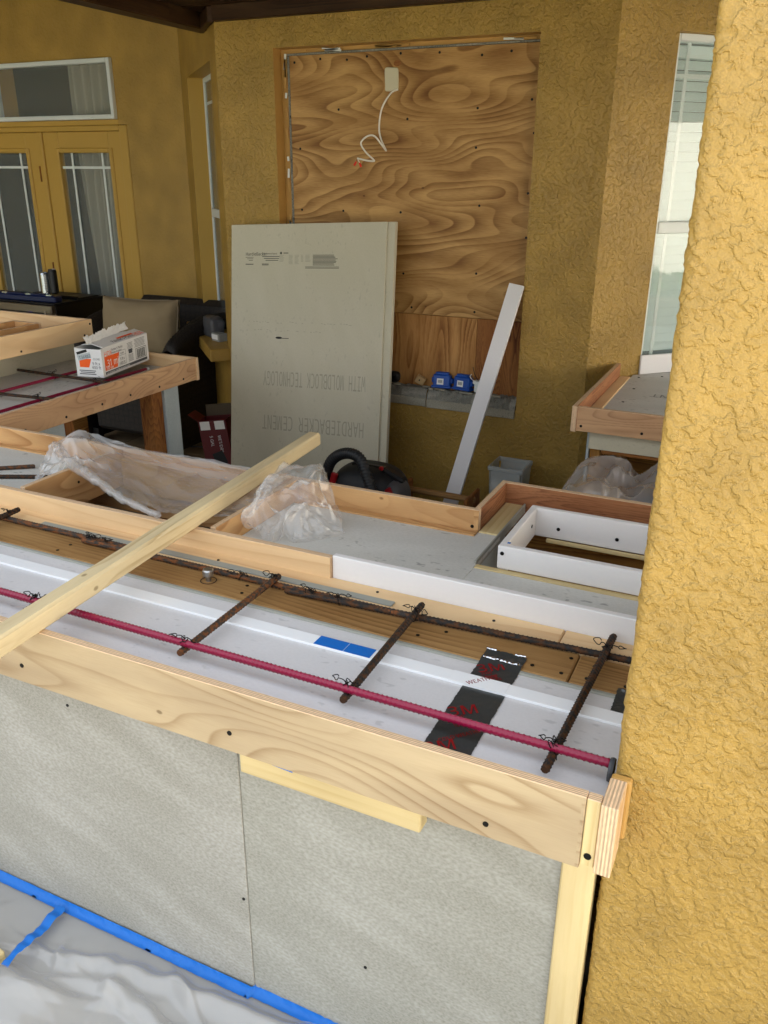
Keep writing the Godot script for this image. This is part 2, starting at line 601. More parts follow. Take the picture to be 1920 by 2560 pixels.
	mats.tape_white = mat(Color(0.975, 0.98, 0.985), 0.2)
	mats.frame_white = mat(Color(0.86, 0.88, 0.86), 0.4)
	mats.glass = mat(Color(0.9, 0.95, 0.93, 0.07), 0.02, 0.0, 1.0)
	mats.glass.metallic_specular = 0.3
	mats.glass_coated = mat(Color(0.86, 0.95, 0.93, 0.1), 0.02, 0.05, 1.0)
	mats.glass_coated.transparency = BaseMaterial3D.TRANSPARENCY_ALPHA
	mats.glass.transparency = BaseMaterial3D.TRANSPARENCY_ALPHA
	mats.curtain = mat(Color(0.60, 0.59, 0.53), 0.9)
	mats.slat = mat(Color(0.86, 0.91, 0.89), 0.45)
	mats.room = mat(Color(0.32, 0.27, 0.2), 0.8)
	mats.film = film(0.29, 0.08)
	mats.film_floor = film(0.3, 0.08)
	mats.film_wad = film(0.23, 0.06)
	mats.film_grey = film(0.3, 0.16)
	mats.black = mat(Color(0.035, 0.037, 0.04), 0.45)
	mats.black_soft = mat(Color(0.075, 0.08, 0.085), 0.6)
	mats.hose = mat(Color(0.12, 0.125, 0.13), 0.55)
	mats.vac_red = mat(Color(0.55, 0.04, 0.07), 0.4)
	mats.vac_clear = mat(Color(0.3, 0.3, 0.31), 0.5)
	mats.steel = mat(Color(0.55, 0.52, 0.48), 0.32, 0.9)
	mats.can = mat(Color(0.75, 0.78, 0.8), 0.25, 0.9)
	mats.wicker = mat(Color.WHITE, 0.65)
	mats.wicker.albedo_texture = picture(96, 96, func(x: int, y: int) -> Color:
		var a := fposmod(x / 12.0, 1.0)
		var b := fposmod(y / 12.0, 1.0)
		var over := (int(x / 12.0) + int(y / 12.0)) % 2 == 0
		var e := absf((a if over else b) - 0.5) * 2.0
		var c := Color(0.145, 0.115, 0.09).lerp(Color(0.06, 0.048, 0.04), e * e)
		return c if (x * 7 + y * 13) % 11 > 1 else c.lightened(0.12))
	mats.wicker.uv1_scale = Vector3(3, 3, 3)
	mats.wicker_light = mat(Color(0.23, 0.19, 0.145), 0.6)
	mats.cushion = mat(Color(0.58, 0.51, 0.39), 0.9)
	mats.piping = mat(Color(0.62, 0.56, 0.46), 0.9)
	mats.carton = mat(Color(0.86, 0.86, 0.855), 0.6)
	mats.carton_inside = mat(Color(0.34, 0.29, 0.22), 0.8)
	mats.carton_orange = mat(Color(0.93, 0.36, 0.04), 0.55)
	mats.carton_grey = mat(Color(0.28, 0.29, 0.31), 0.6)
	mats.carton_red = mat(Color(0.36, 0.03, 0.055), 0.5)
	mats.box_blue = mat(Color(0.03, 0.28, 0.62), 0.45)
	mats.case_blue = mat(Color(0.03, 0.10, 0.27), 0.4)
	mats.beige = mat(Color(0.70, 0.58, 0.40), 0.6)
	mats.masonry = cement({"seed": 161, "px": 300, "w": 0.5, "light": Color(0.55, 0.54, 0.49), "dark": Color(0.33, 0.33, 0.31), "bloom": Color(0.68, 0.67, 0.62), "fleck": 0.6, "cloud": 0.7, "marks": 0.4})
	mats.mortar = cement({"seed": 171, "px": 200, "w": 0.5, "light": Color(0.66, 0.64, 0.57), "dark": Color(0.5, 0.48, 0.42), "bloom": Color(0.72, 0.7, 0.64), "fleck": 0.5, "cloud": 0.6})
	mats.tile = cement({"seed": 181, "px": 300, "w": 1.0, "light": Color(0.50, 0.43, 0.33), "dark": Color(0.42, 0.36, 0.28), "bloom": Color(0.56, 0.5, 0.41), "fleck": 0.4, "cloud": 0.7, "rough": 0.6})
	mats.grout = mat(Color(0.3, 0.26, 0.21), 0.9)
	mats.grass = mat(Color(0.27, 0.36, 0.13), 0.9)
	mats.deck = mat(Color(0.94, 0.93, 0.91), 0.8)
	mats.slab = mat(Color(0.73, 0.715, 0.68), 0.8)
	mats.paver = mat(Color(0.56, 0.54, 0.51), 0.8)
	mats.leaf = mat(Color(0.22, 0.34, 0.12), 0.6)
	mats.bark = mat(Color(0.28, 0.22, 0.16), 0.9)
	mats.rope = mat(Color(0.9, 0.88, 0.83), 0.55)
	mats.nut = mat(Color(0.85, 0.16, 0.04), 0.5)
	mats.foam = mat(Color(0.80, 0.77, 0.66), 0.9)
	mats.tub = mat(Color(0.74, 0.76, 0.75, 0.5), 0.35)
	mats.tub.transparency = BaseMaterial3D.TRANSPARENCY_ALPHA
	screw_mesh = CylinderMesh.new()
	screw_mesh.top_radius = 0.0042
	screw_mesh.bottom_radius = 0.0042
	screw_mesh.height = 0.0024
	screw_mesh.radial_segments = 10
	screw_mesh.rings = 0
	screw_mesh.material = mats.screw


# ---------------------------------------------------------------- the place
func _ready() -> void:
	rng.seed = 20
	# camera
	var cam := Camera3D.new()
	add_child(cam)
	cam.transform = Transform3D(Basis(Vector3(0.9036, 0.0058, -0.4283), Vector3(-0.166, 0.9265, -0.3376), Vector3(0.3949, 0.3761, 0.8382)).orthonormalized(), Vector3(0, 1.745, 0))
	cam.fov = 62.97
	cam.near = 0.05
	cam.far = 400.0
	cam.current = true
	# sky
	var env := Environment.new()
	env.background_mode = Environment.BG_SKY
	var sky := Sky.new()
	var sm_ := ProceduralSkyMaterial.new()
	sm_.sky_top_color = Color(0.70, 0.73, 0.765)
	sm_.sky_horizon_color = Color(0.9, 0.9, 0.89)
	sm_.sky_curve = 0.12
	sm_.ground_bottom_color = Color(0.3, 0.32, 0.22)
	sm_.ground_horizon_color = Color(0.75, 0.76, 0.74)
	sm_.sky_energy_multiplier = 1.0
	sky.sky_material = sm_
	env.sky = sky
	env.background_energy_multiplier = 1.0
	env.tonemap_mode = Environment.TONE_MAPPER_LINEAR
	env.tonemap_exposure = 3.7
	env.sdfgi_enabled = true
	env.ssao_enabled = true
	env.ssil_enabled = true
	var we := WorldEnvironment.new()
	we.environment = env
	add_child(we)
	# sun, high behind the house; the porch roof keeps it off everything in view
	var sun := DirectionalLight3D.new()
	sun.light_energy = 1.6
	sun.light_angular_distance = 0.5
	sun.light_color = Color(1.0, 0.95, 0.87)
	sun.shadow_enabled = true
	add_child(sun)
	sun.look_at_from_position(Vector3.ZERO, Vector3(0.76, -0.60, 0.22))
	make_materials()
	build_ground()
	build_house()
	build_porch()
	build_pillar()
	build_bar()
	build_work_counter()
	build_corner_counter()
	build_side_counter()
	build_bars_and_ties()
	build_sheets()
	build_wall_things()
	build_loose_things()
	build_corner_things()
	build_plastic()


func build_ground() -> void:
	var lawn := structure(put(self, "ground", PlaneMesh.new(), Vector3(0, -0.06, 0))) as MeshInstance3D
	(lawn.mesh as PlaneMesh).size = Vector2(300, 300)
	(lawn.mesh as PlaneMesh).material = mats.grass
	var deck := structure(board(self, "pool_deck", Vector3(2.3, -0.056, -12), Vector3(7.39, -0.01, 9), mats.deck))
	structure(board(self, "front_paving", Vector3(-9.0, -0.05, -1.1), Vector3(2.299, -0.006, 0.8), mats.paver))
	structure(board(self, "pool_deck", Vector3(-9.0, -0.055, 0.801), Vector3(2.299, -0.01, 7.5), mats.slab))
	var floor_ := structure(board(self, "patio_floor", Vector3(-9.0, -0.05, -5.3), Vector3(2.299, -0.006, -1.1005), mats.grout)) as Node3D
	# travertine tiles where the floor shows or bounces light
	var ms := []
	for k in 3:
		var st := begin()
		slab(st, st, Vector3(0.396, 0.012, 0.396), -1, 0.002, Vector2(0.2 * k, 0.3 * k))
		st.set_material(tint(mats.tile, Color(0.9 + 0.05 * k, 0.9 + 0.045 * k, 0.92 + 0.03 * k)))
		ms.append(st.commit())
	for i in 16:
		for j in 8:
			put(floor_, "tile", ms[rng.randi() % 3], Vector3(-5.4 + 0.402 * i, -0.005 + rng.randf() * 0.001, -4.85 + 0.402 * j))
	tag(board(self, "garden_wall", Vector3(7.4, -0.05, -11), Vector3(7.6, 2.9, 8), mats.deck), "pale rendered garden wall across the sunny deck", "wall")
	var low := MultiMesh.new()
	low.transform_format = MultiMesh.TRANSFORM_3D
	var lq := QuadMesh.new()
	lq.size = Vector2(0.09, 0.05)
	lq.material = mats.leaf
	low.mesh = lq
	low.instance_count = 9000
	for i in low.instance_count:
		low.set_instance_transform(i, Transform3D(Basis.from_euler(Vector3(rng.randf() * 3.0, rng.randf() * 6.0, rng.randf() * 6.0)), Vector3(7.05 + rng.randf_range(-0.2, 0.25), rng.randf_range(0.0, 0.52) + 0.03 * sin(i * 1.7), rng.randf_range(-6.0, 3.0))))
	var border := MultiMeshInstance3D.new()
	border.multimesh = low
	border.name = "border_hedge"
	border.set_meta("kind", "stuff")
	add_child(border)
	tag(border, "low clipped hedge along the foot of the garden wall", "hedge")
	# hedge behind the photographer, mirrored in the door glass
	var leaf := QuadMesh.new()
	leaf.size = Vector2(0.16, 0.09)
	leaf.material = mats.leaf
	var mm := MultiMesh.new()
	mm.transform_format = MultiMesh.TRANSFORM_3D
	mm.mesh = leaf
	mm.instance_count = 20000
	var hn := noise(4, 0.45, 2)
	for i in mm.instance_count:
		var x := rng.randf_range(-27.0, -9.0)
		var h := 5.2 + hn.get_noise_1d(x * 3.0) * 1.8
		var y := sqrt(rng.randf()) * h
		var p := Vector3(x, y, 9.0 + rng.randf_range(-0.6, 0.6) + hn.get_noise_2d(x * 4.0, y * 4.0))
		mm.set_instance_transform(i, Transform3D(Basis.from_euler(Vector3(rng.randf() * 3.0, rng.randf() * 6.0, rng.randf() * 6.0)), p))
	var hedge := MultiMeshInstance3D.new()
	hedge.multimesh = mm
	hedge.name = "hedge"
	hedge.set_meta("kind", "stuff")
	add_child(hedge)
	tag(hedge, "tall dense green hedge at the end of the garden", "hedge")


func wall(parent: Node, called: String, c: Vector3, s: Vector3, turn: float, m: Material, holes := []) -> CSGBox3D:
	var w := CSGBox3D.new()
	w.name = called
	w.size = s
	w.material = m
	w.transform = Transform3D(Basis(Vector3.UP, turn), c - origin_of(parent))
	for h in holes:
		var b := CSGBox3D.new()
		b.operation = CSGShape3D.OPERATION_SUBTRACTION
		b.size = h[1]
		b.position = h[0]
		b.material = h[2] if h.size() > 2 else m
		w.add_child(b)
	parent.add_child(w, true)
	return w


# window in its own axes: x across, y up, +z outwards
func sash_window(parent: Node, c: Vector3, turn: float, w: float, h: float, rail: float, bar_x: float, bar_y: float, pane: Material, dp := 0.03) -> void:
	var win := Node3D.new()
	win.name = "window"
	win.transform = Transform3D(Basis(Vector3.UP, turn), c - origin_of(parent))
	parent.add_child(win, true)
	own = true
	var t := 0.03
	for sx in [-1.0, 1.0]:
		board(win, "frame", Vector3(sx * w / 2, -h / 2, -dp), Vector3(sx * (w / 2 - t), h / 2, dp), mats.frame_white, 0.003)
	for sy in [-1.0, 1.0]:
		board(win, "frame", Vector3(-w / 2 + t, sy * h / 2, -dp), Vector3(w / 2 - t, sy * (h / 2 - t), dp), mats.frame_white, 0.003)
	if rail > -9:
		board(win, "meeting_rail", Vector3(-w / 2 + t, rail - 0.026, -dp + 0.002), Vector3(w / 2 - t, rail + 0.026, dp + 0.003), mats.frame_white, 0.003)
	board(win, "pane", Vector3(-w / 2 + t, -h / 2 + t, -0.004), Vector3(w / 2 - t, h / 2 - t, 0.0), pane, 0.0)
	if bar_x > -9:
		board(win, "grille_bar", Vector3(bar_x - 0.009, -h / 2 + t, -0.012), Vector3(bar_x + 0.009, h / 2 - t, -0.006), mats.frame_white, 0.001)
	if bar_y > -9:
		board(win, "grille_bar", Vector3(-w / 2 + t, bar_y - 0.009, -0.0125), Vector3(w / 2 - t, bar_y + 0.009, -0.0065), mats.frame_white, 0.001)
	own = false


func door_leaf(parent: Node, x0: float, x1: float, gx0: float, gx1: float, z: float) -> void:
	var d := Node3D.new()
	d.name = "door"
	d.position = Vector3(x0, 0, z) - origin_of(parent)
	parent.add_child(d, true)
	var y1 := 2.008
	var g0 := 0.26
	var g1 := 1.866
	board(d, "stile", Vector3(x0, 0.01, z - 0.045), Vector3(gx0, y1, z), mats.paint, 0.003)
	board(d, "stile", Vector3(gx1, 0.01, z - 0.045), Vector3(x1, y1, z), mats.paint, 0.003)
	board(d, "rail", Vector3(gx0, g1, z - 0.044), Vector3(gx1, y1, z - 0.001), mats.paint, 0.003)
	board(d, "rail", Vector3(gx0, 0.01, z - 0.044), Vector3(gx1, g0, z - 0.001), mats.paint, 0.003)
	# raised moulding round the light
	var k := 0.034
	board(d, "moulding", Vector3(gx0 - k, g0 - k, z - 0.01), Vector3(gx0, g1 + k, z + 0.012), mats.paint, 0.006)
	board(d, "moulding", Vector3(gx1, g0 - k, z - 0.01), Vector3(gx1 + k, g1 + k, z + 0.012), mats.paint, 0.006)
	board(d, "moulding", Vector3(gx0, g1, z - 0.01), Vector3(gx1, g1 + k, z + 0.012), mats.paint, 0.006)
	board(d, "moulding", Vector3(gx0, g0 - k, z - 0.01), Vector3(gx1, g0, z + 0.012), mats.paint, 0.006)
	board(d, "pane", Vector3(gx0, g0, z - 0.028), Vector3(gx1, g1, z - 0.022), mats.glass, 0.0)
	for f in [0.215, 0.825]:
		var x: float = lerpf(gx0, gx1, f)
		board(d, "muntin", Vector3(x - 0.0085, g0, z - 0.02), Vector3(x + 0.0085, g1, z - 0.012), mats.frame_white, 0.001)
	board(d, "muntin", Vector3(gx0, 1.7575, z - 0.0195), Vector3(gx1, 1.7755, z - 0.0115), mats.frame_white, 0.001)
	board(d, "muntin", Vector3(gx0, 0.36, z - 0.0195), Vector3(gx1, 0.377, z - 0.0115), mats.frame_white, 0.001)


func build_house() -> void:
	var h := thing("stucco_house", "ochre stucco house with bay walls, boarded window niche and double doors", "house", Vector3(-2, 0, -5.2))
	var zw := -4.06
	var zd := -5.08
	var r := sqrt(0.5)
	# door wall with the door and transom openings
	wall(h, "door_wall", Vector3(-6.2, 1.55, zd - 0.1), Vector3(4.57, 3.1, 0.2), 0, mats.stucco_far, [
		[Vector3(-5.245 + 6.2, 1.025 - 1.55, 0), Vector3(1.66, 2.05, 0.5), mats.paint],
		[Vector3(-5.07 + 6.2, 2.2765 - 1.55, 0), Vector3(1.155, 0.387, 0.5), mats.paint],
		[Vector3(-6.24 + 6.2, 2.2765 - 1.55, 0), Vector3(1.155, 0.387, 0.5), mats.paint]])
	# head board between door and transom, and the casing round the doors
	board(h, "door_head", Vector3(-6.075, 2.01, zd - 0.04), Vector3(-4.49, 2.046, zd + 0.006), mats.paint, 0.004)
	board(h, "door_head", Vector3(-6.08, 2.0475, zd - 0.03), Vector3(-4.488, 2.083, zd + 0.001), mats.paint, 0.004)
	board(h, "door_post", Vector3(-5.291, 0.01, zd - 0.04), Vector3(-5.24, 2.0095, zd + 0.004), mats.paint, 0.006)
	board(h, "door_post", Vector3(-4.49, 0.01, zd - 0.04), Vector3(-4.418, 2.046, zd + 0.008), mats.paint, 0.006)
	door_leaf(h, -5.239, -4.492, -5.09, -4.611, zd - 0.012)
	door_leaf(h, -6.04, -5.292, -5.906, -5.426, zd - 0.012)
	for y in [1.72, 1.02]:
		board(h, "hinge", Vector3(-5.297, y - 0.055, zd - 0.006), Vector3(-5.287, y + 0.055, zd + 0.011), mats.fir_dark, 0.002)
	sash_window(h, Vector3(-5.07, 2.2765, zd - 0.0), 0, 1.152, 0.384, -10, -10, -10, mats.glass)
	sash_window(h, Vector3(-6.24, 2.2765, zd - 0.0), 0, 1.152, 0.384, -10, -10, -10, mats.glass)
	# bay: left flank with a tall window, middle with the boarded niche, right flank with a window
	var cl := Vector3(-2.895, 0, zw)
	var cr := Vector3(-0.83, 0, zw)
	var tl := Vector3(-r, 0, -r)
	var nl := Vector3(-r, 0, r)
	var lenl := 1.4425
	var ml := cl + tl * (lenl / 2.0) - nl * 0.1
	wall(h, "bay_wall", Vector3(ml.x, 1.55, ml.z), Vector3(lenl, 3.1, 0.2), -PI / 4, mats.stucco_far, [[Vector3(0.05, 1.53 - 1.55, 0.0), Vector3(0.94, 1.54, 0.5), mats.paint]])
	var wl := cl + tl * (lenl / 2.0 - 0.05) - nl * 0.105
	sash_window(h, Vector3(wl.x, 1.53, wl.z), -PI / 4, 0.936, 1.536, -0.04, -10, 0.62, mats.glass, 0.007)
	var sl := cl + tl * (lenl / 2.0 - 0.04) + nl * 0.02
	block(h, "window_sill", Vector3(sl.x, 0.72, sl.z), Vector3(1.1, 0.075, 0.2), mats.stucco_far, Basis(Vector3.UP, -PI / 4), 0.006)
	wall(h, "bay_wall", Vector3((cl.x + cr.x) / 2, 1.55, zw - 0.1), Vector3(cr.x - cl.x, 3.1, 0.2), 0, mats.stucco, [[Vector3(-1.8575 - (cl.x + cr.x) / 2, 1.47 - 1.55, 0.1), Vector3(1.375, 1.7, 0.15), mats.paint_peach]])
	var tr := Vector3(r, 0, -r)
	var nr := Vector3(r, 0, r)
	var lenr := 2.2
	var mr := cr + tr * (lenr / 2.0) - nr * 0.1
	# opening from 0.30 m right of the corner
	wall(h, "bay_wall", Vector3(mr.x, 1.55, mr.z), Vector3(lenr, 3.1, 0.2), PI / 4, mats.stucco, [[Vector3(0.305 + 0.5 - lenr / 2.0, 1.585 - 1.55, 0.0), Vector3(1.0, 1.47, 0.5), mats.paint]])
	var wr := cr + tr * (0.305 + 0.5) - nr * 0.06
	sash_window(h, Vector3(wr.x, 1.585, wr.z), PI / 4, 0.996, 1.466, -0.075, -0.39, 0.57, mats.glass_coated)
	# rest of the shell: side, back and roof keep the rooms dark
	var ex := cr + tr * lenr
	board(h, "wall", Vector3(ex.x + 0.001, 0, ex.z - 0.2), Vector3(1.95, 3.1, ex.z - 0.4), mats.stucco_far)
	board(h, "wall", Vector3(-8.7, 0, -9.2), Vector3(2.15, 3.1, -9.0), mats.room)
	board(h, "wall", Vector3(-8.7, 0, -9.0), Vector3(-8.49, 3.1, -4.9), mats.room)
	board(h, "wall", Vector3(1.951, 0, -9.0), Vector3(2.15, 3.1, ex.z - 0.2), mats.room)
	board(h, "wing_wall", Vector3(-8.7, 0, -4.899), Vector3(-8.49, 3.449, -0.7), mats.stucco_far)
	board(h, "wall", Vector3(-8.489, 3.101, -5.28), Vector3(-2.9, 3.449, -5.081), mats.stucco_far)
	board(h, "wall", Vector3(-3.16, 2.61, -5.0), Vector3(-3.06, 3.449, -1.12), mats.stucco_far)
	board(h, "room_divider", Vector3(-3.9, 0, -9.0), Vector3(-3.8, 3.1, -5.3), mats.beige)
	board(h, "room_floor", Vector3(-8.5, -0.04, -9.0), Vector3(1.95, 0.005, -5.31), mats.room)
	board(h, "roof_slab", Vector3(-8.8, 3.101, -9.4), Vector3(2.3, 3.3, -5.3), mats.room)
	# what is left of the sill where the window was taken out: cut masonry with crumbs of mortar
	var sn := noise(12, 9.0, 3)
	var edges := [-2.54, -1.665, -1.36, -1.172]
	for k in 3:
		var x0: float = edges[k] + 0.002
		var x1: float = edges[k + 1] - 0.002
		var nu := 40
		var nv := 14
		var top := PackedVector3Array()
		for j in nv:
			for i in nu:
				var x := lerpf(x0, x1, float(i) / (nu - 1))
				var t := float(j) / (nv - 1)
				var p := Vector3(x, 0.672, -4.134 + t * 0.09)
				if t > 0.6:
					var q := (t - 0.6) / 0.4
					p.y = 0.672 - q * 0.09
					p.z = -4.08 + 0.024 * sm(0.0, 0.35, q)
				var a := 0.012 * sn.get_noise_2d(x * 3.0, t * 0.6 + k)
				p.y += a + 0.008 * sn.get_noise_2d(x * 11.0, t * 2.0)
				p.z += 0.01 * sn.get_noise_2d(x * 5.0 + 8.0, t)
				top.append(p - Vector3((x0 + x1) / 2, 0.66, -4.09))
		put(h, "broken_sill", grid_mesh(top, nu, nv, mats.masonry, 0.6), Vector3((x0 + x1) / 2, 0.66, -4.09))
		block(h, "sill_face", Vector3((x0 + x1) / 2, 0.603 - 0.004 * k, -4.056), Vector3(x1 - x0, 0.045, 0.01), mats.mortar, ID, 0.004)
	for k in 14:
		var s := Vector3(rng.randf_range(0.02, 0.07), rng.randf_range(0.006, 0.014), rng.randf_range(0.015, 0.03))
		put(h, "mortar_crumb", lump(s / 2, 0.7, mats.mortar, 10, 7, sn, 0.004), Vector3(rng.randf_range(-1.95, -1.2), 0.678, rng.randf_range(-4.11, -4.06)))
	# torn bead round the niche
	for e in [[Vector3(-2.502, 0.68, -4.133), Vector3(-2.489, 2.288, -4.12)], [Vector3(-2.502, 2.2895, -4.133), Vector3(-1.172, 2.299, -4.118)]]:
		board(h, "metal_bead", e[0], e[1], mats.masonry, 0.002)
	for k in 26:
		var up := k < 13
		var c := Vector3(-2.51, rng.randf_range(1.45, 2.27), -4.114) if up else Vector3(rng.randf_range(-2.45, -1.2), 2.306, -4.113)
		block(h, "paint_flake", c, Vector3(0.012, rng.randf_range(0.02, 0.09), 0.004) if up else Vector3(rng.randf_range(0.03, 0.12), 0.009, 0.004), mats.frame_white if k % 3 == 0 else mats.paint_peach, Basis(Vector3.BACK, rng.randf_range(-0.12, 0.12)), 0.001)
	# curtain and blind behind the glass
	var pts := PackedVector3Array()
	for j in 14:
		var y := 2.62 - 2.55 * j / 13.0
		for i in 90:
			var u := i / 89.0
			var wd: float = lerpf(0.50, 0.34, sm(0.1, 0.9, j / 13.0))
			pts.append(Vector3(lerpf(-4.60, -4.68, sm(0.1, 0.8, j / 13.0)) - wd * u, y, -5.29 + 0.028 * sin(u * 38.0 + 0.4 * sin(j * 0.5)) + 0.01 * sin(u * 17.0)))
	tag(put(self, "curtain", grid_mesh(pts, 90, 14, mats.curtain), Vector3.ZERO), "grey pleated curtain hanging inside the right door leaf", "curtain")
	for k in 3:
		var gm := TorusMesh.new()
		gm.inner_radius = 0.02
		gm.outer_radius = 0.029
		gm.material = mats.black
	board(h, "roof_slab", Vector3(-3.05, 3.101, -5.299), Vector3(2.3, 3.3, -4.0), mats.room)
	var bl := thing("window_blind", "white slatted blind inside the bright right window", "blind", Vector3(wr.x, 2.28, wr.z) - nr * 0.06, "", PI / 4)
	own = true
	var ss := begin()
	slab(ss, ss, Vector3(0.93, 0.003, 0.05), -1, 0.001)
	ss.set_material(mats.slat)
	var sl_m := ss.commit()
	board(bl, "head_rail", Vector3(-0.465, -0.05, -0.03), Vector3(0.465, 0.0, 0.03), mats.slat)
	for k in 31:
		put(bl, "slat", sl_m, Vector3(0, -0.075 - 0.0425 * k, 0), Basis(Vector3.RIGHT, 0.98))
	own = false


func build_porch() -> void:
	var p := thing("porch_roof", "dark stained plank ceiling of the covered porch", "roof", Vector3(0, 2.5, -2.5))
	var y := 2.525
	for k in 24:
		var z0 := -5.2 + 0.1695 * k
		board(p, "ceiling_plank", Vector3(-3.06, y + 0.002 * (k % 2), z0), Vector3(2.2, y + 0.02, z0 + 0.164), mats.ceiling)
	board(p, "roof_deck", Vector3(-3.2, y + 0.024, -5.25), Vector3(2.3, y + 0.08, -1.13), mats.ceiling)
	board(p, "beam", Vector3(-3.165, 2.447, -4.31), Vector3(-3.062, 2.545, -1.13), mats.ceiling, 0.006)
	board(p, "trim", Vector3(-2.88, 2.452, -4.058), Vector3(-0.84, 2.523, -4.02), mats.ceiling, 0.003)
	block(p, "trim", Vector3(-3.0, 2.482, -4.135), Vector3(0.34, 0.07, 0.035), mats.ceiling, Basis(Vector3.UP, -PI / 4), 0.003)
	board(p, "header", Vector3(-3.05, 2.4, -1.42), Vector3(2.05, 2.52, -1.14), mats.paint, 0.01)
	board(p, "header", Vector3(1.75, 2.09, -5.2), Vector3(1.95, 2.5, -1.43), mats.paint, 0.01)
	var q := thing("upper_roof", "higher roof over the doors left of the porch", "roof", Vector3(-6, 3.0, -3))
	board(q, "roof_deck", Vector3(-9.2, 3.45, -5.4), Vector3(-3.1, 3.55, -1.1), mats.ceiling)
	board(q, "header", Vector3(-9.2, 3.12, -1.4), Vector3(-3.2, 3.449, -1.12), mats.paint, 0.01)
	tag(wall(self, "knee_wall", Vector3(1.85, 0.43, -3.2), Vector3(0.2, 0.86, 3.5), 0, mats.stucco_far), "low ochre stucco wall closing the porch on the right", "wall")
	var c2 := wall(self, "stucco_pillar", Vector3(1.85, 1.2, -1.28), Vector3(0.36, 2.39, 0.3), 0, mats.stucco_far)
	taken["stucco_pillar"] = 0
	tag(c2, "far ochre pillar at the sunny end of the porch", "pillar")
	var c3 := wall(self, numbered("stucco_pillar"), Vector3(-5.2, 1.56, -1.26), Vector3(0.3, 3.11, 0.27), 0, mats.stucco_far)
	tag(c3, "ochre pillar under the higher roof on the left", "pillar")


# the near pillar: its stucco is real relief, since its edge is seen in profile
func build_pillar() -> void:
	var x0 := -0.121
	var x1 := 0.62
	var z0 := -1.107
	var z1 := -1.5
	var y1 := 2.4
	var rr := 0.014
	var a := noise(3, 1.0, 2)
	var b := noise(8, 1.0, 2)
	var prof := []          # [point on plan, outward normal, run]
	var run := 0.0
	var x := x1
	while x > x0 + rr:
		prof.append([Vector2(x, z0), Vector2(0, 1), run])
		x -= 0.0048
		run += 0.0048
	for k in 6:
		var t := (k + 0.5) / 6.0 * PI / 2
		prof.append([Vector2(x0 + rr - sin(t) * rr, z0 - rr + cos(t) * rr), Vector2(-sin(t), cos(t)), run])
		run += rr * PI / 12
	var z := z0 - rr
	while z > z1:
		prof.append([Vector2(x0, z), Vector2(-1, 0), run])
		z -= 0.006
		run += 0.006
	var nu := prof.size()
	var nv := 470
	var pts := PackedVector3Array()
	for j in nv:
		var y := y1 * j / (nv - 1)
		for i in nu:
			var s: float = prof[i][2]
			var wx := b.get_noise_2d(s * 14.0 + 40.0, y * 14.0) * 1.1
			var wy := b.get_noise_2d(s * 14.0, y * 14.0 + 70.0) * 1.1
			var n1 := a.get_noise_2d(s * 26.0 + wx, y * 28.0 + wy)
			var n2 := b.get_noise_2d(s * 60.0 + wx * 3.0, y * 80.0 + wy * 3.0)
			var n3 := b.get_noise_2d(s * 5.0, y * 5.0)
			var few := sm(-0.35, 0.3, n3 + 0.15)
			var hh := (sm(0.02, 0.16, n1) * 0.0017 + sm(0.05, 0.3, n2) * 0.0009) * (0.45 + 0.55 * few) + n3 * 0.001 + n2 * 0.0003
			var q: Vector2 = prof[i][0] + prof[i][1] * hh
			pts.append(Vector3(q.x, y, q.y))
	var t := thing("stucco_pillar", "large ochre stucco pillar nearest the camera along the right edge", "pillar", Vector3(0.2, 0, -1.3))
	put(t, "stucco_face", grid_mesh(pts, nu, nv, mats.pillar), Vector3.ZERO)
	board(t, "core", Vector3(x0 + 0.012, 0, z0 - 0.012), Vector3(x1 - 0.001, y1, z1 - 0.001), mats.pillar)


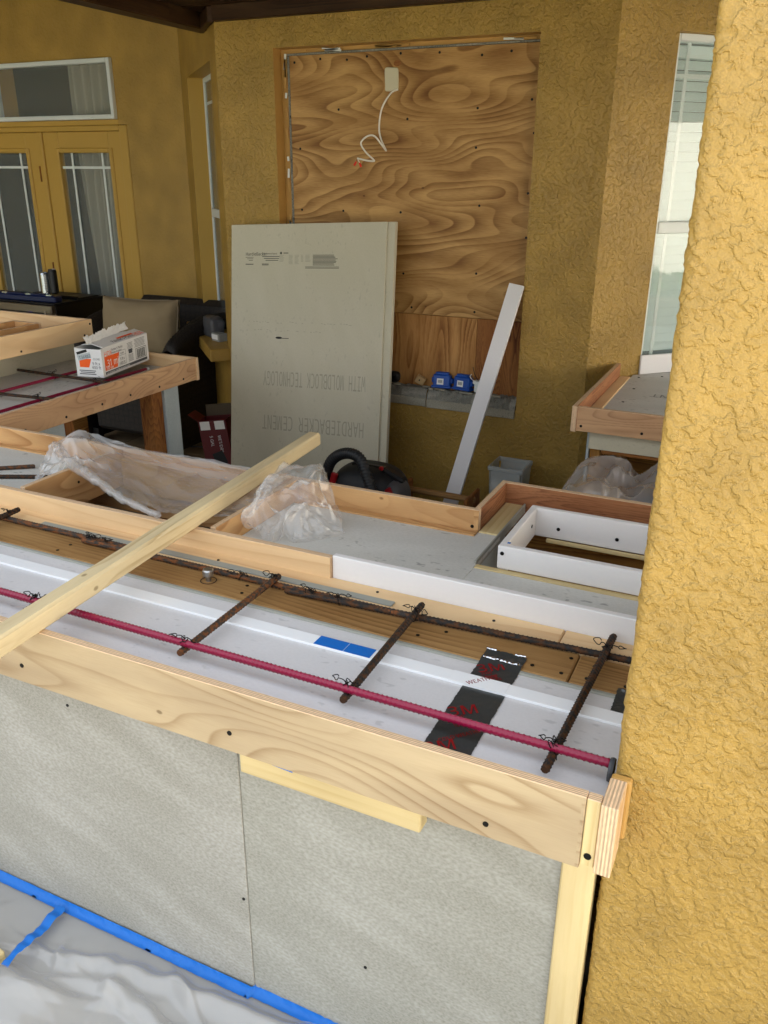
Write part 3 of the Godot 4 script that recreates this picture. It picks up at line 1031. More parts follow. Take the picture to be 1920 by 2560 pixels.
func build_bar() -> void:
	var b := thing("bar_counter", "long bar counter with wooden casting form and grey cement board front", "counter", Vector3(-1.3, 0, -1.3))
	var xl := -2.56
	var xr := -0.147
	board(b, "front_panel", Vector3(xl, 0, -1.119), Vector3(-0.842, 0.775, -1.107), mats.cement_front).set_meta("label", "wide left cement board panel of the bar front")
	force_long = 0
	board(b, "front_panel", Vector3(-0.8419, 0, -1.1225), Vector3(-0.1865, 0.775, -1.1105), tint(mats.cement_front, Color(0.985, 0.99, 0.985))).set_meta("label", "right cement board panel between joint and pale post")
	force_long = -1
	board(b, "end_post", Vector3(-0.186, 0, -1.136), Vector3(-0.131, 0.765, -1.099), mats.pine, 0.003)
	for q in [Vector3(-1.293, 0.648, -1.1067), Vector3(-0.852, 0.283, -1.1067), Vector3(-0.559, 0.228, -1.1102)]:
		screw(b, q, Vector3.BACK, 0.0036)
	board(b, "support_block", Vector3(-0.81, 0.664, -1.106), Vector3(-0.431, 0.752, -1.071), mats.pine, 0.003)
	block(b, "blue_tape_scrap", Vector3(-0.712, 0.713, -1.0705), Vector3(0.045, 0.012, 0.0008), mats.tape_blue, Basis(Vector3.BACK, -0.05), 0.0)
	var f := ply(b, "fascia", Vector3(xl, 0.748, -1.046), Vector3(xr - 0.001, TOP, -1.028), mats.ply_face, Vector2(1.2, 0.17))
	for s in [[-1.315, 0.79], [-0.795, 0.79], [-0.30, 0.775], [-1.62, 0.79], [-2.1, 0.79]]:
		screw(f, Vector3(s[0], s[1], -1.0278), Vector3.BACK, 0.005)
	var cl := ply(b, "cleat", Vector3(xr, 0.757, -1.046), Vector3(-0.1262, TOP - 0.001, -1.0282), mats.pine)
	screw(cl, Vector3(-0.1365, 0.777, -1.028), Vector3.BACK, 0.006)
	ply(b, "end_board", Vector3(-0.125, 0.754, -1.09), Vector3(-0.0995, TOP, -1.0215), mats.ply_pale)
	board(b, "packing_block", Vector3(-0.1245, 0.772, -1.106), Vector3(-0.093, TOP - 0.001, -1.0905), mats.paint_peach, 0.003)
	# the bed of the form
	board(b, "bed_sheet", Vector3(xl, 0.81, -1.399), Vector3(-0.127, 0.822, -1.0465), mats.cement_white)
	board(b, "sheet_edge", Vector3(xl, 0.81, -1.4125), Vector3(-0.127, 0.8245, -1.3995), mats.cement_edge, 0.003)
	board(b, "treated_plank", Vector3(xl, 0.786, -1.5255), Vector3(-0.2675, 0.824, -1.413), mats.treated, 0.003)
	board(b, "treated_plank", Vector3(-0.2655, 0.786, -1.5255), Vector3(-0.127, 0.8235, -1.413), mats.treated, 0.003)
	board(b, "nailing_strip", Vector3(xl, 0.79, -1.6035), Vector3(-0.318, 0.829, -1.5265), mats.ply_pale, 0.003)
	board(b, "nailing_strip", Vector3(-0.3165, 0.79, -1.6035), Vector3(-0.127, 0.8285, -1.5265), mats.ply_pale, 0.003)
	board(b, "cement_strip", Vector3(-1.78, 0.8295, -1.549), Vector3(-0.70, 0.8335, -1.528), mats.cement_edge, 0.001)
	ply(b, "back_board", Vector3(xl, 0.76, -1.6125), Vector3(-0.8945, TOP, -1.594), mats.ply_pale)
	board(b, "white_back_board", Vector3(-0.8935, 0.79, -1.622), Vector3(0.05, TOP + 0.002, -1.604), mats.board_white, 0.002)
	# dark knots and screw heads in the plank
	for s in [[-1.62, -1.435], [-1.615, -1.475], [-1.05, -1.445], [-1.06, -1.482], [-0.55, -1.487], [-0.6, -1.448], [-0.345, -1.44], [-0.285, -1.437], [-0.235, -1.44], [-0.23, -1.49], [-0.28, -1.5], [-0.16, -1.445]]:
		screw(b, Vector3(s[0], 0.8238, s[1]), Vector3.UP, 0.0042)
	for s in [[-1.2, -1.56], [-0.47, -1.57], [-0.76, -1.58]]:
		screw(b, Vector3(s[0], 0.8295, s[1]), Vector3.UP, 0.0035)
	# tapes stuck over the joint of the bed
	board(b, "white_strip", Vector3(xl, 0.8222, -1.3485), Vector3(-0.13, 0.8285, -1.312), mats.tape_white, 0.0008)
	for e in [[-0.781, -0.712], [-0.7108, -0.65]]:
		board(b, "blue_tape", Vector3(e[0], 0.8286, -1.3487), Vector3(e[1], 0.8292, -1.3135), mats.tape_blue, 0.0002)
	foil_tape(b, -0.447, -0.361, -1.456, -1.052, 31)
	foil_tape(b, -0.172, -0.129, -1.425, -1.335, 37)
	# bare crumpled aluminium where the foil tape rides up on the plank
	var cn := noise(77, 1.0, 2)
	for e in [[-1.4215, 0.007, -0.442, -0.366], [-1.4535, 0.004, -0.446, -0.425], [-1.4545, 0.003, -0.385, -0.363]]:
		var fp := PackedVector3Array()
		for j in 5:
			for i in 30:
				var x: float = lerpf(e[2], e[3], i / 29.0)
				fp.append(Vector3(x, 0.8305 + 0.0022 * sin(j * 0.8) + 0.001 * cn.get_noise_2d(x * 160.0, j * 2.0), e[0] + (j / 4.0 - 0.5) * e[1] * (1.0 + 0.6 * cn.get_noise_1d(x * 120.0)) + 0.003 * cn.get_noise_1d(x * 60.0)))
		put(b, "bare_foil", grid_mesh(fp, 30, 5, mats.foil_bright), Vector3.ZERO)
	board(b, "white_tape", Vector3(-0.478, 0.8286, -1.3487), Vector3(-0.363, 0.8291, -1.3115), mats.tape_white, 0.0002)
	# print on the foil
	var flat := Basis(Vector3.RIGHT, -PI / 2)
	var slant := flat * Basis(Vector3.BACK, 0.62)
	for z in [-1.1, -1.215, -1.375]:
		words(b, "print", "3M", 0.026, Vector3(-0.441, 0.8262, z), slant, mats.print_red, "Droid Sans", 1.15)
		words(b, "print", "3340", 0.0075, Vector3(-0.428, 0.8262, z + 0.012), slant, mats.print_red)
		words(b, "print", "181A-P", 0.0075, Vector3(-0.422, 0.8262, z + 0.023), slant, mats.print_red)
		words(b, "print", "181B-FX", 0.0075, Vector3(-0.416, 0.8262, z + 0.034), slant, mats.print_red)
	words(b, "print", "COLD WEATHER", 0.009, Vector3(-0.425, 0.8262, -1.13), flat * Basis(Vector3.BACK, 0.8), mats.print_red)
	words(b, "print", "WEATHER", 0.011, Vector3(-0.44, 0.8292, -1.315), flat * Basis(Vector3.BACK, 0.8), mats.print_red)
	# cabinet below the form
	board(b, "inner_panel", Vector3(xl, 0, -1.59), Vector3(-0.127, 0.755, -1.575), mats.stud)
	board(b, "end_panel", Vector3(xl - 0.012, 0, -1.6), Vector3(xl, 0.76, -1.12), mats.cement_front)
	board(b, "bearer", Vector3(xl, 0.748, -1.57), Vector3(-0.13, 0.784, -1.13), mats.stud)


func foil_tape(parent: Node, x0: float, x1: float, z0: float, z1: float, seed_: int) -> void:
	var n := noise(seed_, 1.0, 2)
	var nu := 24
	var nv := 90
	var pts := PackedVector3Array()
	for j in nv:
		var z := lerpf(z0, z1, float(j) / (nv - 1))
		for i in nu:
			var x := lerpf(x0, x1, float(i) / (nu - 1))
			var y := 0.8236 + 0.0012 * absf(n.get_noise_2d(x * 60.0, z * 45.0)) + 0.0022 * sm(-1.395, -1.41, z)
			y += 0.004 * maxf(0.0, 1.0 - absf(z + 1.42 + 0.006 * n.get_noise_1d(x * 90.0)) / 0.008)
			y += 0.0025 * maxf(0.0, 1.0 - absf(z - z0) / 0.006)
			pts.append(Vector3(x + (0.0015 * n.get_noise_1d(z * 200.0) if i == 0 or i == nu - 1 else 0.0), y, z + (0.004 * n.get_noise_1d(x * 150.0) if j == 0 else 0.0)))
	put(parent, "foil_tape", grid_mesh(pts, nu, nv, mats.foil), Vector3.ZERO).set_meta("label", "dark foil tape patch with red print")


func build_work_counter() -> void:
	var c := thing("work_counter", "grey cement topped work counter behind the bar with stepped back form", "counter", Vector3(-1.2, 0, -1.85))
	var zb := -2.04
	var zf := -1.6235
	board(c, "top_sheet", Vector3(-2.6, 0.808, zb - 0.001), Vector3(-1.947, BED, zf), mats.cement_top)
	board(c, "top_sheet", Vector3(-1.2485, 0.808, zb - 0.001), Vector3(-0.608, BED, zf), mats.cement_top)
	board(c, "top_sheet", Vector3(-0.6075, 0.808, -1.8235), Vector3(0.9, BED - 0.0005, zf), mats.cement_top)
	board(c, "edge_strip", Vector3(-0.6075, 0.80, -1.845), Vector3(0.9, 0.8215, -1.824), mats.pine, 0.002)
	board(c, "edge_strip", Vector3(-0.614, 0.80, -2.288), Vector3(-0.6085, 0.829, -1.846), mats.cement_edge, 0.002)
	board(c, "floor_plank", Vector3(-0.671, 0.79, -2.288), Vector3(-0.6145, 0.8235, -2.04), mats.pine, 0.003)
	board(c, "floor_plank", Vector3(-0.606, 0.79, -2.288), Vector3(0.9, 0.8, -2.16), mats.stud, 0.003)
	board(c, "nailing_strip", Vector3(-1.2475, 0.80, -2.0385), Vector3(-0.672, 0.8245, -2.008), mats.ply_warm, 0.002)
	board(c, "nailing_strip", Vector3(-2.6, 0.80, -2.0385), Vector3(-1.948, 0.8245, -2.014), mats.ply_warm, 0.002)
	var bf := ply(c, "back_form", Vector3(-2.6, 0.66, -2.058), Vector3(-0.6725, TOP, -2.0405), mats.ply_warm, Vector2(1.45, 0.22))
	screw(bf, Vector3(-0.69, 0.835, -2.0403), Vector3.BACK, 0.005)
	ply(c, "step_form", Vector3(-0.69, 0.76, -2.2895), Vector3(-0.6725, TOP, -2.0585), mats.ply_red)
	ply(c, "back_form", Vector3(-0.69, 0.76, -2.308), Vector3(0.9, TOP, -2.29), mats.ply_red)
	var lb := ply(c, "cutout_board", Vector3(-1.9465, 0.76, -2.0395), Vector3(-1.928, TOP, zf), mats.ply_warm)
	screw(lb, Vector3(-1.9278, 0.835, -1.83), Vector3.RIGHT)
	ply(c, "cutout_board", Vector3(-1.267, 0.76, -2.0395), Vector3(-1.249, TOP, zf), mats.ply_warm)
	ply(c, "cutout_board", Vector3(-1.9275, 0.745, -2.0395), Vector3(-1.2675, TOP - 0.03, -2.022), mats.ply_warm)
	board(c, "ledger", Vector3(-1.9275, 0.70, -1.66), Vector3(-1.2675, 0.75, -1.63), mats.stud)
	# cabinet under it
	board(c, "back_panel", Vector3(-2.6, 0, -2.02), Vector3(-0.66, 0.655, -2.008), mats.stud)
	board(c, "back_panel", Vector3(-0.66, 0, -2.28), Vector3(0.9, 0.755, -2.268), mats.stud)
	board(c, "side_panel", Vector3(-0.672, 0, -2.28), Vector3(-0.6605, 0.755, -2.02), mats.clad)
	board(c, "cabinet_floor", Vector3(-2.6, 0.04, -2.26), Vector3(0.9, 0.06, -1.63), mats.stud)
	board(c, "divider", Vector3(-2.2, 0.1, -2.0), Vector3(-2.185, 0.8, -1.63), mats.stud)
	board(c, "divider", Vector3(-0.9, 0.1, -2.0), Vector3(-0.885, 0.8, -1.63), mats.stud)
	# form for the sink
	var s := thing("sink_form", "white open box form for the sink on the work counter", "form box", Vector3(-0.2, 0.816, -2.0))
	var fb := board(s, "side_board", Vector3(-0.553, 0.8225, -1.861), Vector3(0.3, TOP, -1.8425), mats.board_white, 0.002)
	screw(fb, Vector3(-0.541, 0.865, -1.8424), Vector3.BACK, 0.0052)
	var bb := board(s, "side_board", Vector3(-0.553, 0.8015, -2.15), Vector3(0.3, TOP, -2.132), mats.board_white, 0.002)
	for x in [-0.47, -0.31]:
		screw(bb, Vector3(x, 0.832, -2.1318), Vector3.BACK, 0.0052)
	var lbb := board(s, "side_board", Vector3(-0.553, 0.8015, -2.1315), Vector3(-0.5345, TOP, -1.8615), mats.board_white, 0.002)
	screw(lbb, Vector3(-0.5343, 0.845, -2.09), Vector3.RIGHT, 0.0052)
	board(s, "side_board", Vector3(0.282, 0.8015, -2.1315), Vector3(0.3, TOP, -1.8615), mats.board_white, 0.002)
	board(s, "bottom_cleat", Vector3(-0.5, 0.79, -2.131), Vector3(0.28, 0.801, -2.122), mats.pine)
	block(s, "pencil_mark", Vector3(-0.532, TOP + 0.0003, -1.868), Vector3(0.008, 0.0005, 0.008), mats.tape_blue, ID, 0.0)


func build_corner_counter() -> void:
	var c := thing("corner_counter", "left counter with wooden forms and a raised ledge", "counter", Vector3(-3.0, 0, -2.8))
	var f := ply(c, "fascia", Vector3(-2.638, 0.776, -3.344), Vector3(-2.62, TOP, -2.06), mats.ply_maple, Vector2(1.2, 0.2))
	for s in [[-2.255, 0.80], [-2.47, 0.80], [-2.68, 0.805], [-2.86, 0.805], [-3.06, 0.80], [-3.24, 0.80]]:
		screw(f, Vector3(-2.6198, s[1], s[0]), Vector3.RIGHT, 0.0055)
	ply(c, "end_form", Vector3(-3.37, 0.772, -3.363), Vector3(-2.616, TOP, -3.3445), mats.ply_pale)
	board(c, "top_sheet", Vector3(-3.37, 0.808, -3.344), Vector3(-2.6385, BED, -2.0), mats.cement_top)
	board(c, "riser", Vector3(-3.385, 0.70, -3.3), Vector3(-3.3705, 0.99, -1.9), mats.cement_sheet)
	var u := ply(c, "ledge_fascia", Vector3(-3.158, 0.957, -3.2105), Vector3(-3.14, 1.057, -1.9), mats.ply_pale)
	for s in [[-3.195, 1.035], [-3.15, 0.985], [-2.75, 0.975], [-2.4, 0.975]]:
		screw(u, Vector3(-3.1398, s[1], s[0]), Vector3.RIGHT, 0.0055)
	ply(c, "ledge_end_form", Vector3(-4.0, 0.957, -3.2105), Vector3(-3.1585, 1.057, -3.192), mats.ply_pale)
	board(c, "ledge_sheet", Vector3(-4.0, 0.975, -3.1915), Vector3(-3.1585, 0.99, -1.9), mats.ply_pale)
	ply(c, "ledge_inner_form", Vector3(-3.335, 0.9905, -3.032), Vector3(-3.316, 1.047, -1.9), mats.ply_warm)
	ply(c, "ledge_inner_form", Vector3(-3.48, 0.9905, -3.05), Vector3(-3.316, 1.047, -3.033), mats.ply_warm)
	ply(c, "ledge_inner_form", Vector3(-3.498, 0.9905, -3.05), Vector3(-3.4805, 1.047, -1.9), mats.ply_warm)
	# clad legs and the dark space under it
	board(c, "leg", Vector3(-2.68, 0, -3.242), Vector3(-2.66, 0.79, -3.137), mats.clad)
	board(c, "stud", Vector3(-2.75, 0, -3.136), Vector3(-2.675, 0.79, -3.06), mats.fir_dark)
	board(c, "leg", Vector3(-2.68, 0, -2.491), Vector3(-2.66, 0.79, -2.07), mats.clad)
	board(c, "stud", Vector3(-2.74, 0, -2.58), Vector3(-2.7, 0.79, -2.495), mats.fir_dark)
	board(c, "stud", Vector3(-3.34, 0, -2.83), Vector3(-3.3, 0.79, -2.74), mats.fir_dark)
	board(c, "back_panel", Vector3(-3.37, 0, -3.3), Vector3(-3.345, 0.80, -1.9), mats.stud)
	for k in 4:
		block(c, "print", Vector3(-3.3698, 0.86, -2.62 - 0.03 * k), Vector3(0.0006, 0.05, 0.003), mats.print_faint, ID, 0.0)


func build_side_counter() -> void:
	var c := thing("side_counter", "small right counter under the bright window with plywood form", "counter", Vector3(-0.2, 0, -3.7))
	ply(c, "side_form", Vector3(-0.7085, 0.782, -4.172), Vector3(-0.688, TOP + 0.002, -3.262), mats.ply_red)
	var f := ply(c, "fascia", Vector3(-0.6875, 0.785, -3.2855), Vector3(0.8, TOP, -3.267), mats.ply_maple, Vector2(0.9, 0.15))
	for x in [-0.668, -0.43]:
		screw(f, Vector3(x, 0.807, -3.2668), Vector3.BACK, 0.0055)
	board(c, "floor_strip", Vector3(-0.6875, 0.80, -4.185), Vector3(-0.637, 0.8235, -3.286), mats.ply_pale, 0.003)
	# cement sheet cut along the flank of the bay
	var st := begin()
	var pl := [Vector2(-0.636, -3.286), Vector2(0.8, -3.286), Vector2(0.8, -5.68), Vector2(-0.636, -4.244)]
	var top := []
	var bot := []
	var uv := []
	for q in pl:
		top.append(Vector3(q.x, BED, q.y) - Vector3(-0.2, 0.0, -3.7))
		bot.append(Vector3(q.x, 0.806, q.y) - Vector3(-0.2, 0.0, -3.7))
		uv.append(q)
	quad(st, top, uv, Vector3.UP)
	quad(st, bot, uv, Vector3.DOWN)
	for i in 4:
		var j := (i + 1) % 4
		quad(st, [top[i], top[j], bot[j], bot[i]], [uv[i], uv[j], uv[j], uv[i]], top[i] + top[j])
	st.set_material(mats.cement_top)
	put(c, "top_sheet", st.commit(), Vector3(-0.2, 0, -3.7))
	var r := sqrt(0.5)
	var m := Vector3(-0.83, 0, -4.06) + Vector3(r, 0, -r) * 1.05 + Vector3(r, 0, r) * 0.009
	block(c, "backsplash", Vector3(m.x, 0.869, m.z), Vector3(1.5, 0.094, 0.014), mats.board_white, Basis(Vector3.UP, PI / 4))
	board(c, "front_panel", Vector3(-0.642, 0.70, -3.338), Vector3(0.8, 0.79, -3.326), mats.cement_sheet)
	board(c, "rail", Vector3(-0.59, 0.684, -3.36), Vector3(0.8, 0.6995, -3.334), mats.fir_dark)
	board(c, "side_panel", Vector3(-0.653, 0, -4.15), Vector3(-0.6425, 0.79, -3.34), mats.clad)
	board(c, "stud", Vector3(-0.638, 0, -3.40), Vector3(-0.597, 0.699, -3.345), mats.stud)
	board(c, "stud", Vector3(-0.615, 0, -3.55), Vector3(-0.513, 0.635, -3.49), mats.stud)
	board(c, "back_panel", Vector3(-0.64, 0, -4.05), Vector3(0.8, 0.79, -4.03), mats.stud)
	var flat := Basis(Vector3.RIGHT, -PI / 2) * Basis(Vector3.BACK, PI)
	words(c, "print", "TECHNOLOGY", 0.05, Vector3(-0.02, 0.8206, -4.19), flat, mats.print_faint, "Droid Sans Mono")
	words(c, "print", "HARDIEBACKER CEMENT", 0.05, Vector3(0.3, 0.8206, -3.86), flat, mats.print_faint, "Droid Sans Mono")
	for p in [[-0.6, -4.2], [-0.5, -4.27], [-0.58, -3.95], [-0.58, -3.68]]:
		screw(c, Vector3(p[0], 0.8205, p[1]), Vector3.UP, 0.006)


# deformed reinforcing bar along its own x axis
func bar_mesh(length: float, r: float, m: Material, pitch := 0.0095, per := 4, sides := 10) -> ArrayMesh:
	var nu := int(length / pitch * per) + 1
	var pts := PackedVector3Array()
	var nv := sides + 1
	for j in nv:
		var t := -TAU * j / sides
		for i in nu:
			var x := length * (float(i) / (nu - 1) - 0.5)
			var ph := (x + 0.0035 * sin(2.0 * t)) / pitch
			var rib := 1.0 if ph - floorf(ph) < 0.3 else 0.0
			var rr := r + 0.0012 * rib
			if absf(cos(t)) > 0.97:
				rr = r + 0.0008
			if i == 0 or i == nu - 1:
				rr = r * 0.9
			pts.append(Vector3(x, cos(t) * rr, sin(t) * rr))
	var am := grid_mesh(pts, nu, nv, m)
	var st := begin()
	for e in [-1.0, 1.0]:
		for k in range(1, sides - 1):
			var tri := []
			for q in [0, k, k + 1]:
				var t: float = TAU * q / sides
				tri.append(Vector3(e * length / 2, cos(t) * r * 0.9, sin(t) * r * 0.9))
			quad(st, tri, [Vector2.ZERO, Vector2.ZERO, Vector2.ZERO], Vector3(e, 0, 0))
	st.set_material(m)
	st.commit(am)
	return am

func rebar(a: Vector3, b: Vector3, m: Material, called: String, label: String, group: String, r := 0.0071, per := 4) -> MeshInstance3D:
	var o := put(self, called, bar_mesh(a.distance_to(b), r, m, 0.0095, per), (a + b) / 2.0, frame_along(b - a))
	tag(o, label, "rebar", group)
	return o

# a twisted wire tie: loop round the crossing, twisted neck, two eyes
func tie(c: Vector3, along: Vector3, tilt: float, tall: float, label: String, eyes := 0.009) -> void:
	var q := RandomNumberGenerator.new()
	q.seed = int(c.x * 1000.0) * 7 + int(c.z * 1000.0)
	var a := along.normalized()
	var side := a.cross(Vector3.UP).normalized()
	var ring := []
	for k in 15:
		var t := TAU * k / 14.0
		var o := (side * cos(t) * 0.0085 + Vector3.UP * sin(t) * tall) + a * 0.007 * sin(t + tilt)
		ring.append(o)
	var st := begin()
	tube(st, ring, 0.001, 5)
	for s in [-1.0, 1.0]:
		var p := [Vector3.UP * tall * 0.9]
		var d: Vector3 = (a * s + side * q.randf_range(-0.5, 0.5)).normalized()
		var reach := q.randf_range(0.008, 0.024)
		p.append(Vector3.UP * (tall + 0.006) + d * reach * 0.4)
		p.append(Vector3.UP * (tall + q.randf_range(0.001, 0.008)) + d * reach)
		eyes *= q.randf_range(0.6, 1.0)
		var cc: Vector3 = p[2] + d * eyes
		var up2 := (Vector3.UP + side * q.randf_range(-0.8, 0.8)).normalized()
		for k in 9:
			var t := PI + TAU * k / 8.5
			p.append(cc + d * cos(t) * eyes + up2 * sin(t) * eyes * 0.7 + side * 0.003 * sin(t * 2.0))
		tube(st, smooth_line(p, 3), 0.001, 5)
	var mess := [Vector3.UP * tall]
	for k in 6:
		mess.append(Vector3(q.randf_range(-0.011, 0.011), tall + q.randf_range(-0.009, 0.008), q.randf_range(-0.011, 0.011)))
	tube(st, smooth_line(mess, 4), 0.001, 5)
	var tw := []
	for k in 8:
		tw.append(Vector3.UP * (tall + 0.001 * k) + side * 0.0018 * cos(k * 1.9) + a * 0.0018 * sin(k * 1.9))
	tube(st, tw, 0.001, 5)
	st.set_material(mats.wire)
	tag(put(self, "wire_tie", st.commit(), c), label, "wire", "wire ties on the bars")

func build_bars_and_ties() -> void:
	var g := "reinforcing bars in the bar counter form"
	rebar(Vector3(-2.45, 0.8585, -1.16), Vector3(-0.137, 0.8585, -1.157), mats.red_bar, "red_rebar", "long crimson coated rebar along the front of the bar form", g, 0.0074, 4)
	# crossing bars
	rebar(Vector3(-0.99, 0.8455, -1.138), Vector3(-0.994, 0.847, -1.522), mats.rust, "rusty_rebar", "rusty cross bar in front of the blue tape patch, left of it", g)
	rebar(Vector3(-0.618, 0.8455, -1.138), Vector3(-0.629, 0.847, -1.54), mats.rust_dark, "rusty_rebar", "dark cross bar between the blue tape and the foil tape", g)
	rebar(Vector3(-0.231, 0.8455, -1.11), Vector3(-0.214, 0.847, -1.588), mats.rust_dark, "rusty_rebar", "cross bar nearest the pillar", g)
	rebar(Vector3(-1.403, 0.8455, -1.128), Vector3(-1.41, 0.847, -1.2), mats.rust_dark, "rusty_rebar", "short cross bar end beside the square stick, under the crimson bar", g)
	rebar(Vector3(-1.885, 0.8465, -1.3), Vector3(-1.887, 0.8475, -1.558), mats.rust_dark, "rusty_rebar", "cross bar end at the left edge of the picture", g)
	# the back run is three lapped pieces
	rebar(Vector3(-2.4, 0.8335, -1.521), Vector3(-1.45, 0.8335, -1.513), mats.rust, "rusty_rebar", "rusty back bar left of the square stick", g)
	rebar(Vector3(-1.592, 0.8335, -1.4975), Vector3(-0.62, 0.834, -1.5015), mats.rust, "rusty_rebar", "rusty back bar passing the bolt in the middle", g)
	rebar(Vector3(-0.955, 0.8338, -1.4865), Vector3(-0.135, 0.8335, -1.531), mats.rust_dark, "rusty_rebar", "dark back bar running to the pillar", g)
	# ties
	var ax := Vector3.RIGHT
	tie(Vector3(-0.991, 0.852, -1.16), ax, 0.4, 0.0165, "wire tie on crimson bar at the leftmost full cross bar")
	tie(Vector3(-0.62, 0.852, -1.16), ax, 1.4, 0.0165, "wire tie on crimson bar at the middle cross bar")
	tie(Vector3(-0.229, 0.852, -1.158), ax, 2.4, 0.0165, "wire tie on crimson bar at the cross bar by the pillar")
	tie(Vector3(-1.407, 0.852, -1.16), ax, 0.9, 0.0165, "wire tie on crimson bar just left of the stick")
	tie(Vector3(-0.994, 0.84, -1.5), ax, 0.2, 0.0155, "wire tie on back bar at the leftmost full cross bar", 0.011)
	tie(Vector3(-0.627, 0.84, -1.497), ax, 0.8, 0.0155, "wire tie on back bar at the middle cross bar", 0.012)
	tie(Vector3(-0.217, 0.84, -1.525), ax, 1.9, 0.0155, "wire tie on back bar at the cross bar by the pillar", 0.012)
	tie(Vector3(-1.886, 0.84, -1.518), ax, 0.2, 0.0155, "wire tie on back bar at the left edge", 0.008)
	tie(Vector3(-1.575, 0.834, -1.506), ax, 0.3, 0.011, "wire tie at the lap of the back bars, farther from the stick", 0.011)
	tie(Vector3(-1.52, 0.834, -1.506), ax, 1.3, 0.011, "wire tie at the lap of the back bars beside the stick", 0.009)
	tie(Vector3(-1.09, 0.834, -1.5), ax, 0.3, 0.0095, "wire tie on the back bar beside the bolt", 0.008)
	tie(Vector3(-0.89, 0.834, -1.494), ax, 0.5, 0.011, "left of the two wire ties on the rusty double bar", 0.01)
	tie(Vector3(-0.82, 0.834, -1.495), ax, 2.0, 0.011, "right of the two wire ties on the rusty double bar", 0.01)
	# plastic wheel that keeps the crimson bar off the pillar
	var w := lathe([[0.0, -0.004], [0.0195, -0.004], [0.0205, 0.0], [0.0195, 0.004], [0.0, 0.004]], 22, mats.carton_grey)
	tag(put(self, "spacer_wheel", w, Vector3(-0.133, 0.8475, -1.156), Basis(Vector3.BACK, PI / 2)), "round grey spacer on the crimson bar's end at the pillar", "spacer")
	# hex bolt standing in the plank
	var b := thing("hex_bolt", "zinc hex bolt standing in the brown plank", "bolt", Vector3(-1.159, 0.824, -1.463))
	own = true
	b.scale = Vector3.ONE * 1.1
	put(b, "washer_ring", lathe([[0.017, 0.0], [0.0185, 0.0008], [0.0185, 0.0014], [0.0165, 0.0014]], 20, mats.rust_dark), Vector3.ZERO)
	put(b, "shank", lathe([[0.0, 0.0], [0.006, 0.0], [0.006, 0.018], [0.0, 0.018]], 12, mats.zinc), Vector3.ZERO)
	put(b, "hex_head", lathe([[0.0, 0.014], [0.0125, 0.014], [0.0132, 0.016], [0.0132, 0.027], [0.011, 0.03], [0.0, 0.03]], 6, mats.zinc), Vector3(0.002, 0, 0.002))
	own = false
	# loose bars on the work counter, far left
	rebar(Vector3(-2.55, 0.8275, -1.62), Vector3(-2.187, 0.8275, -1.897), mats.rust, "rusty_rebar", "upper of two loose bars on the work counter at the left edge", "loose bars on the work counter", 0.0062, 3)
	rebar(Vector3(-2.5, 0.8275, -1.63), Vector3(-2.07, 0.8275, -1.838), mats.rust_dark, "rusty_rebar", "lower of two loose bars on the work counter at the left edge", "loose bars on the work counter", 0.0062, 3)
	# grid in the left counter
	var g2 := "bars in the left counter form"
	var r1 := rebar(Vector3(-3.075, 0.8385, -3.1), Vector3(-3.075, 0.8385, -2.1), mats.red_bar, "red_rebar", "crimson bar in the left counter, nearer the raised ledge", g2, 0.0064, 3)
	rebar(Vector3(-2.81, 0.8385, -3.2), Vector3(-2.81, 0.8385, -2.1), mats.red_bar, "red_rebar", "crimson bar in the left counter along its front form", g2, 0.0064, 3)
	tag(put(self, "white_end_cap", lathe([[0.0, -0.008], [0.0085, -0.007], [0.0085, 0.007], [0.0, 0.008]], 12, mats.frame_white), Vector3(-2.81, 0.8385, -3.206), Basis(Vector3.RIGHT, PI / 2)), "small white cap on the crimson bar by the carton", "cap")
	rebar(Vector3(-3.31, 0.8515, -2.86), Vector3(-2.72, 0.8515, -2.85), mats.rust_dark, "rusty_rebar", "thin dark cross bar under the carton in the left counter", g2, 0.0062, 3)
	rebar(Vector3(-3.2, 0.8515, -2.46), Vector3(-2.71, 0.8515, -2.52), mats.rust_dark, "rusty_rebar", "thin dark cross bar left of the carton in the left counter", g2, 0.0062, 3)
	tie(Vector3(-3.075, 0.845, -2.856), Vector3.BACK, 0.5, 0.016, "wire tie in the left counter, left of the carton at the back")
	tie(Vector3(-2.81, 0.845, -2.851), Vector3.BACK, 1.5, 0.016, "wire tie in the left counter in front of the carton")
	tie(Vector3(-2.81, 0.845, -2.51), Vector3.BACK, 0.8, 0.016, "wire tie in the left counter at the nearer cross bar", 0.012)
	if r1 == null:
		push_warning("no bar")


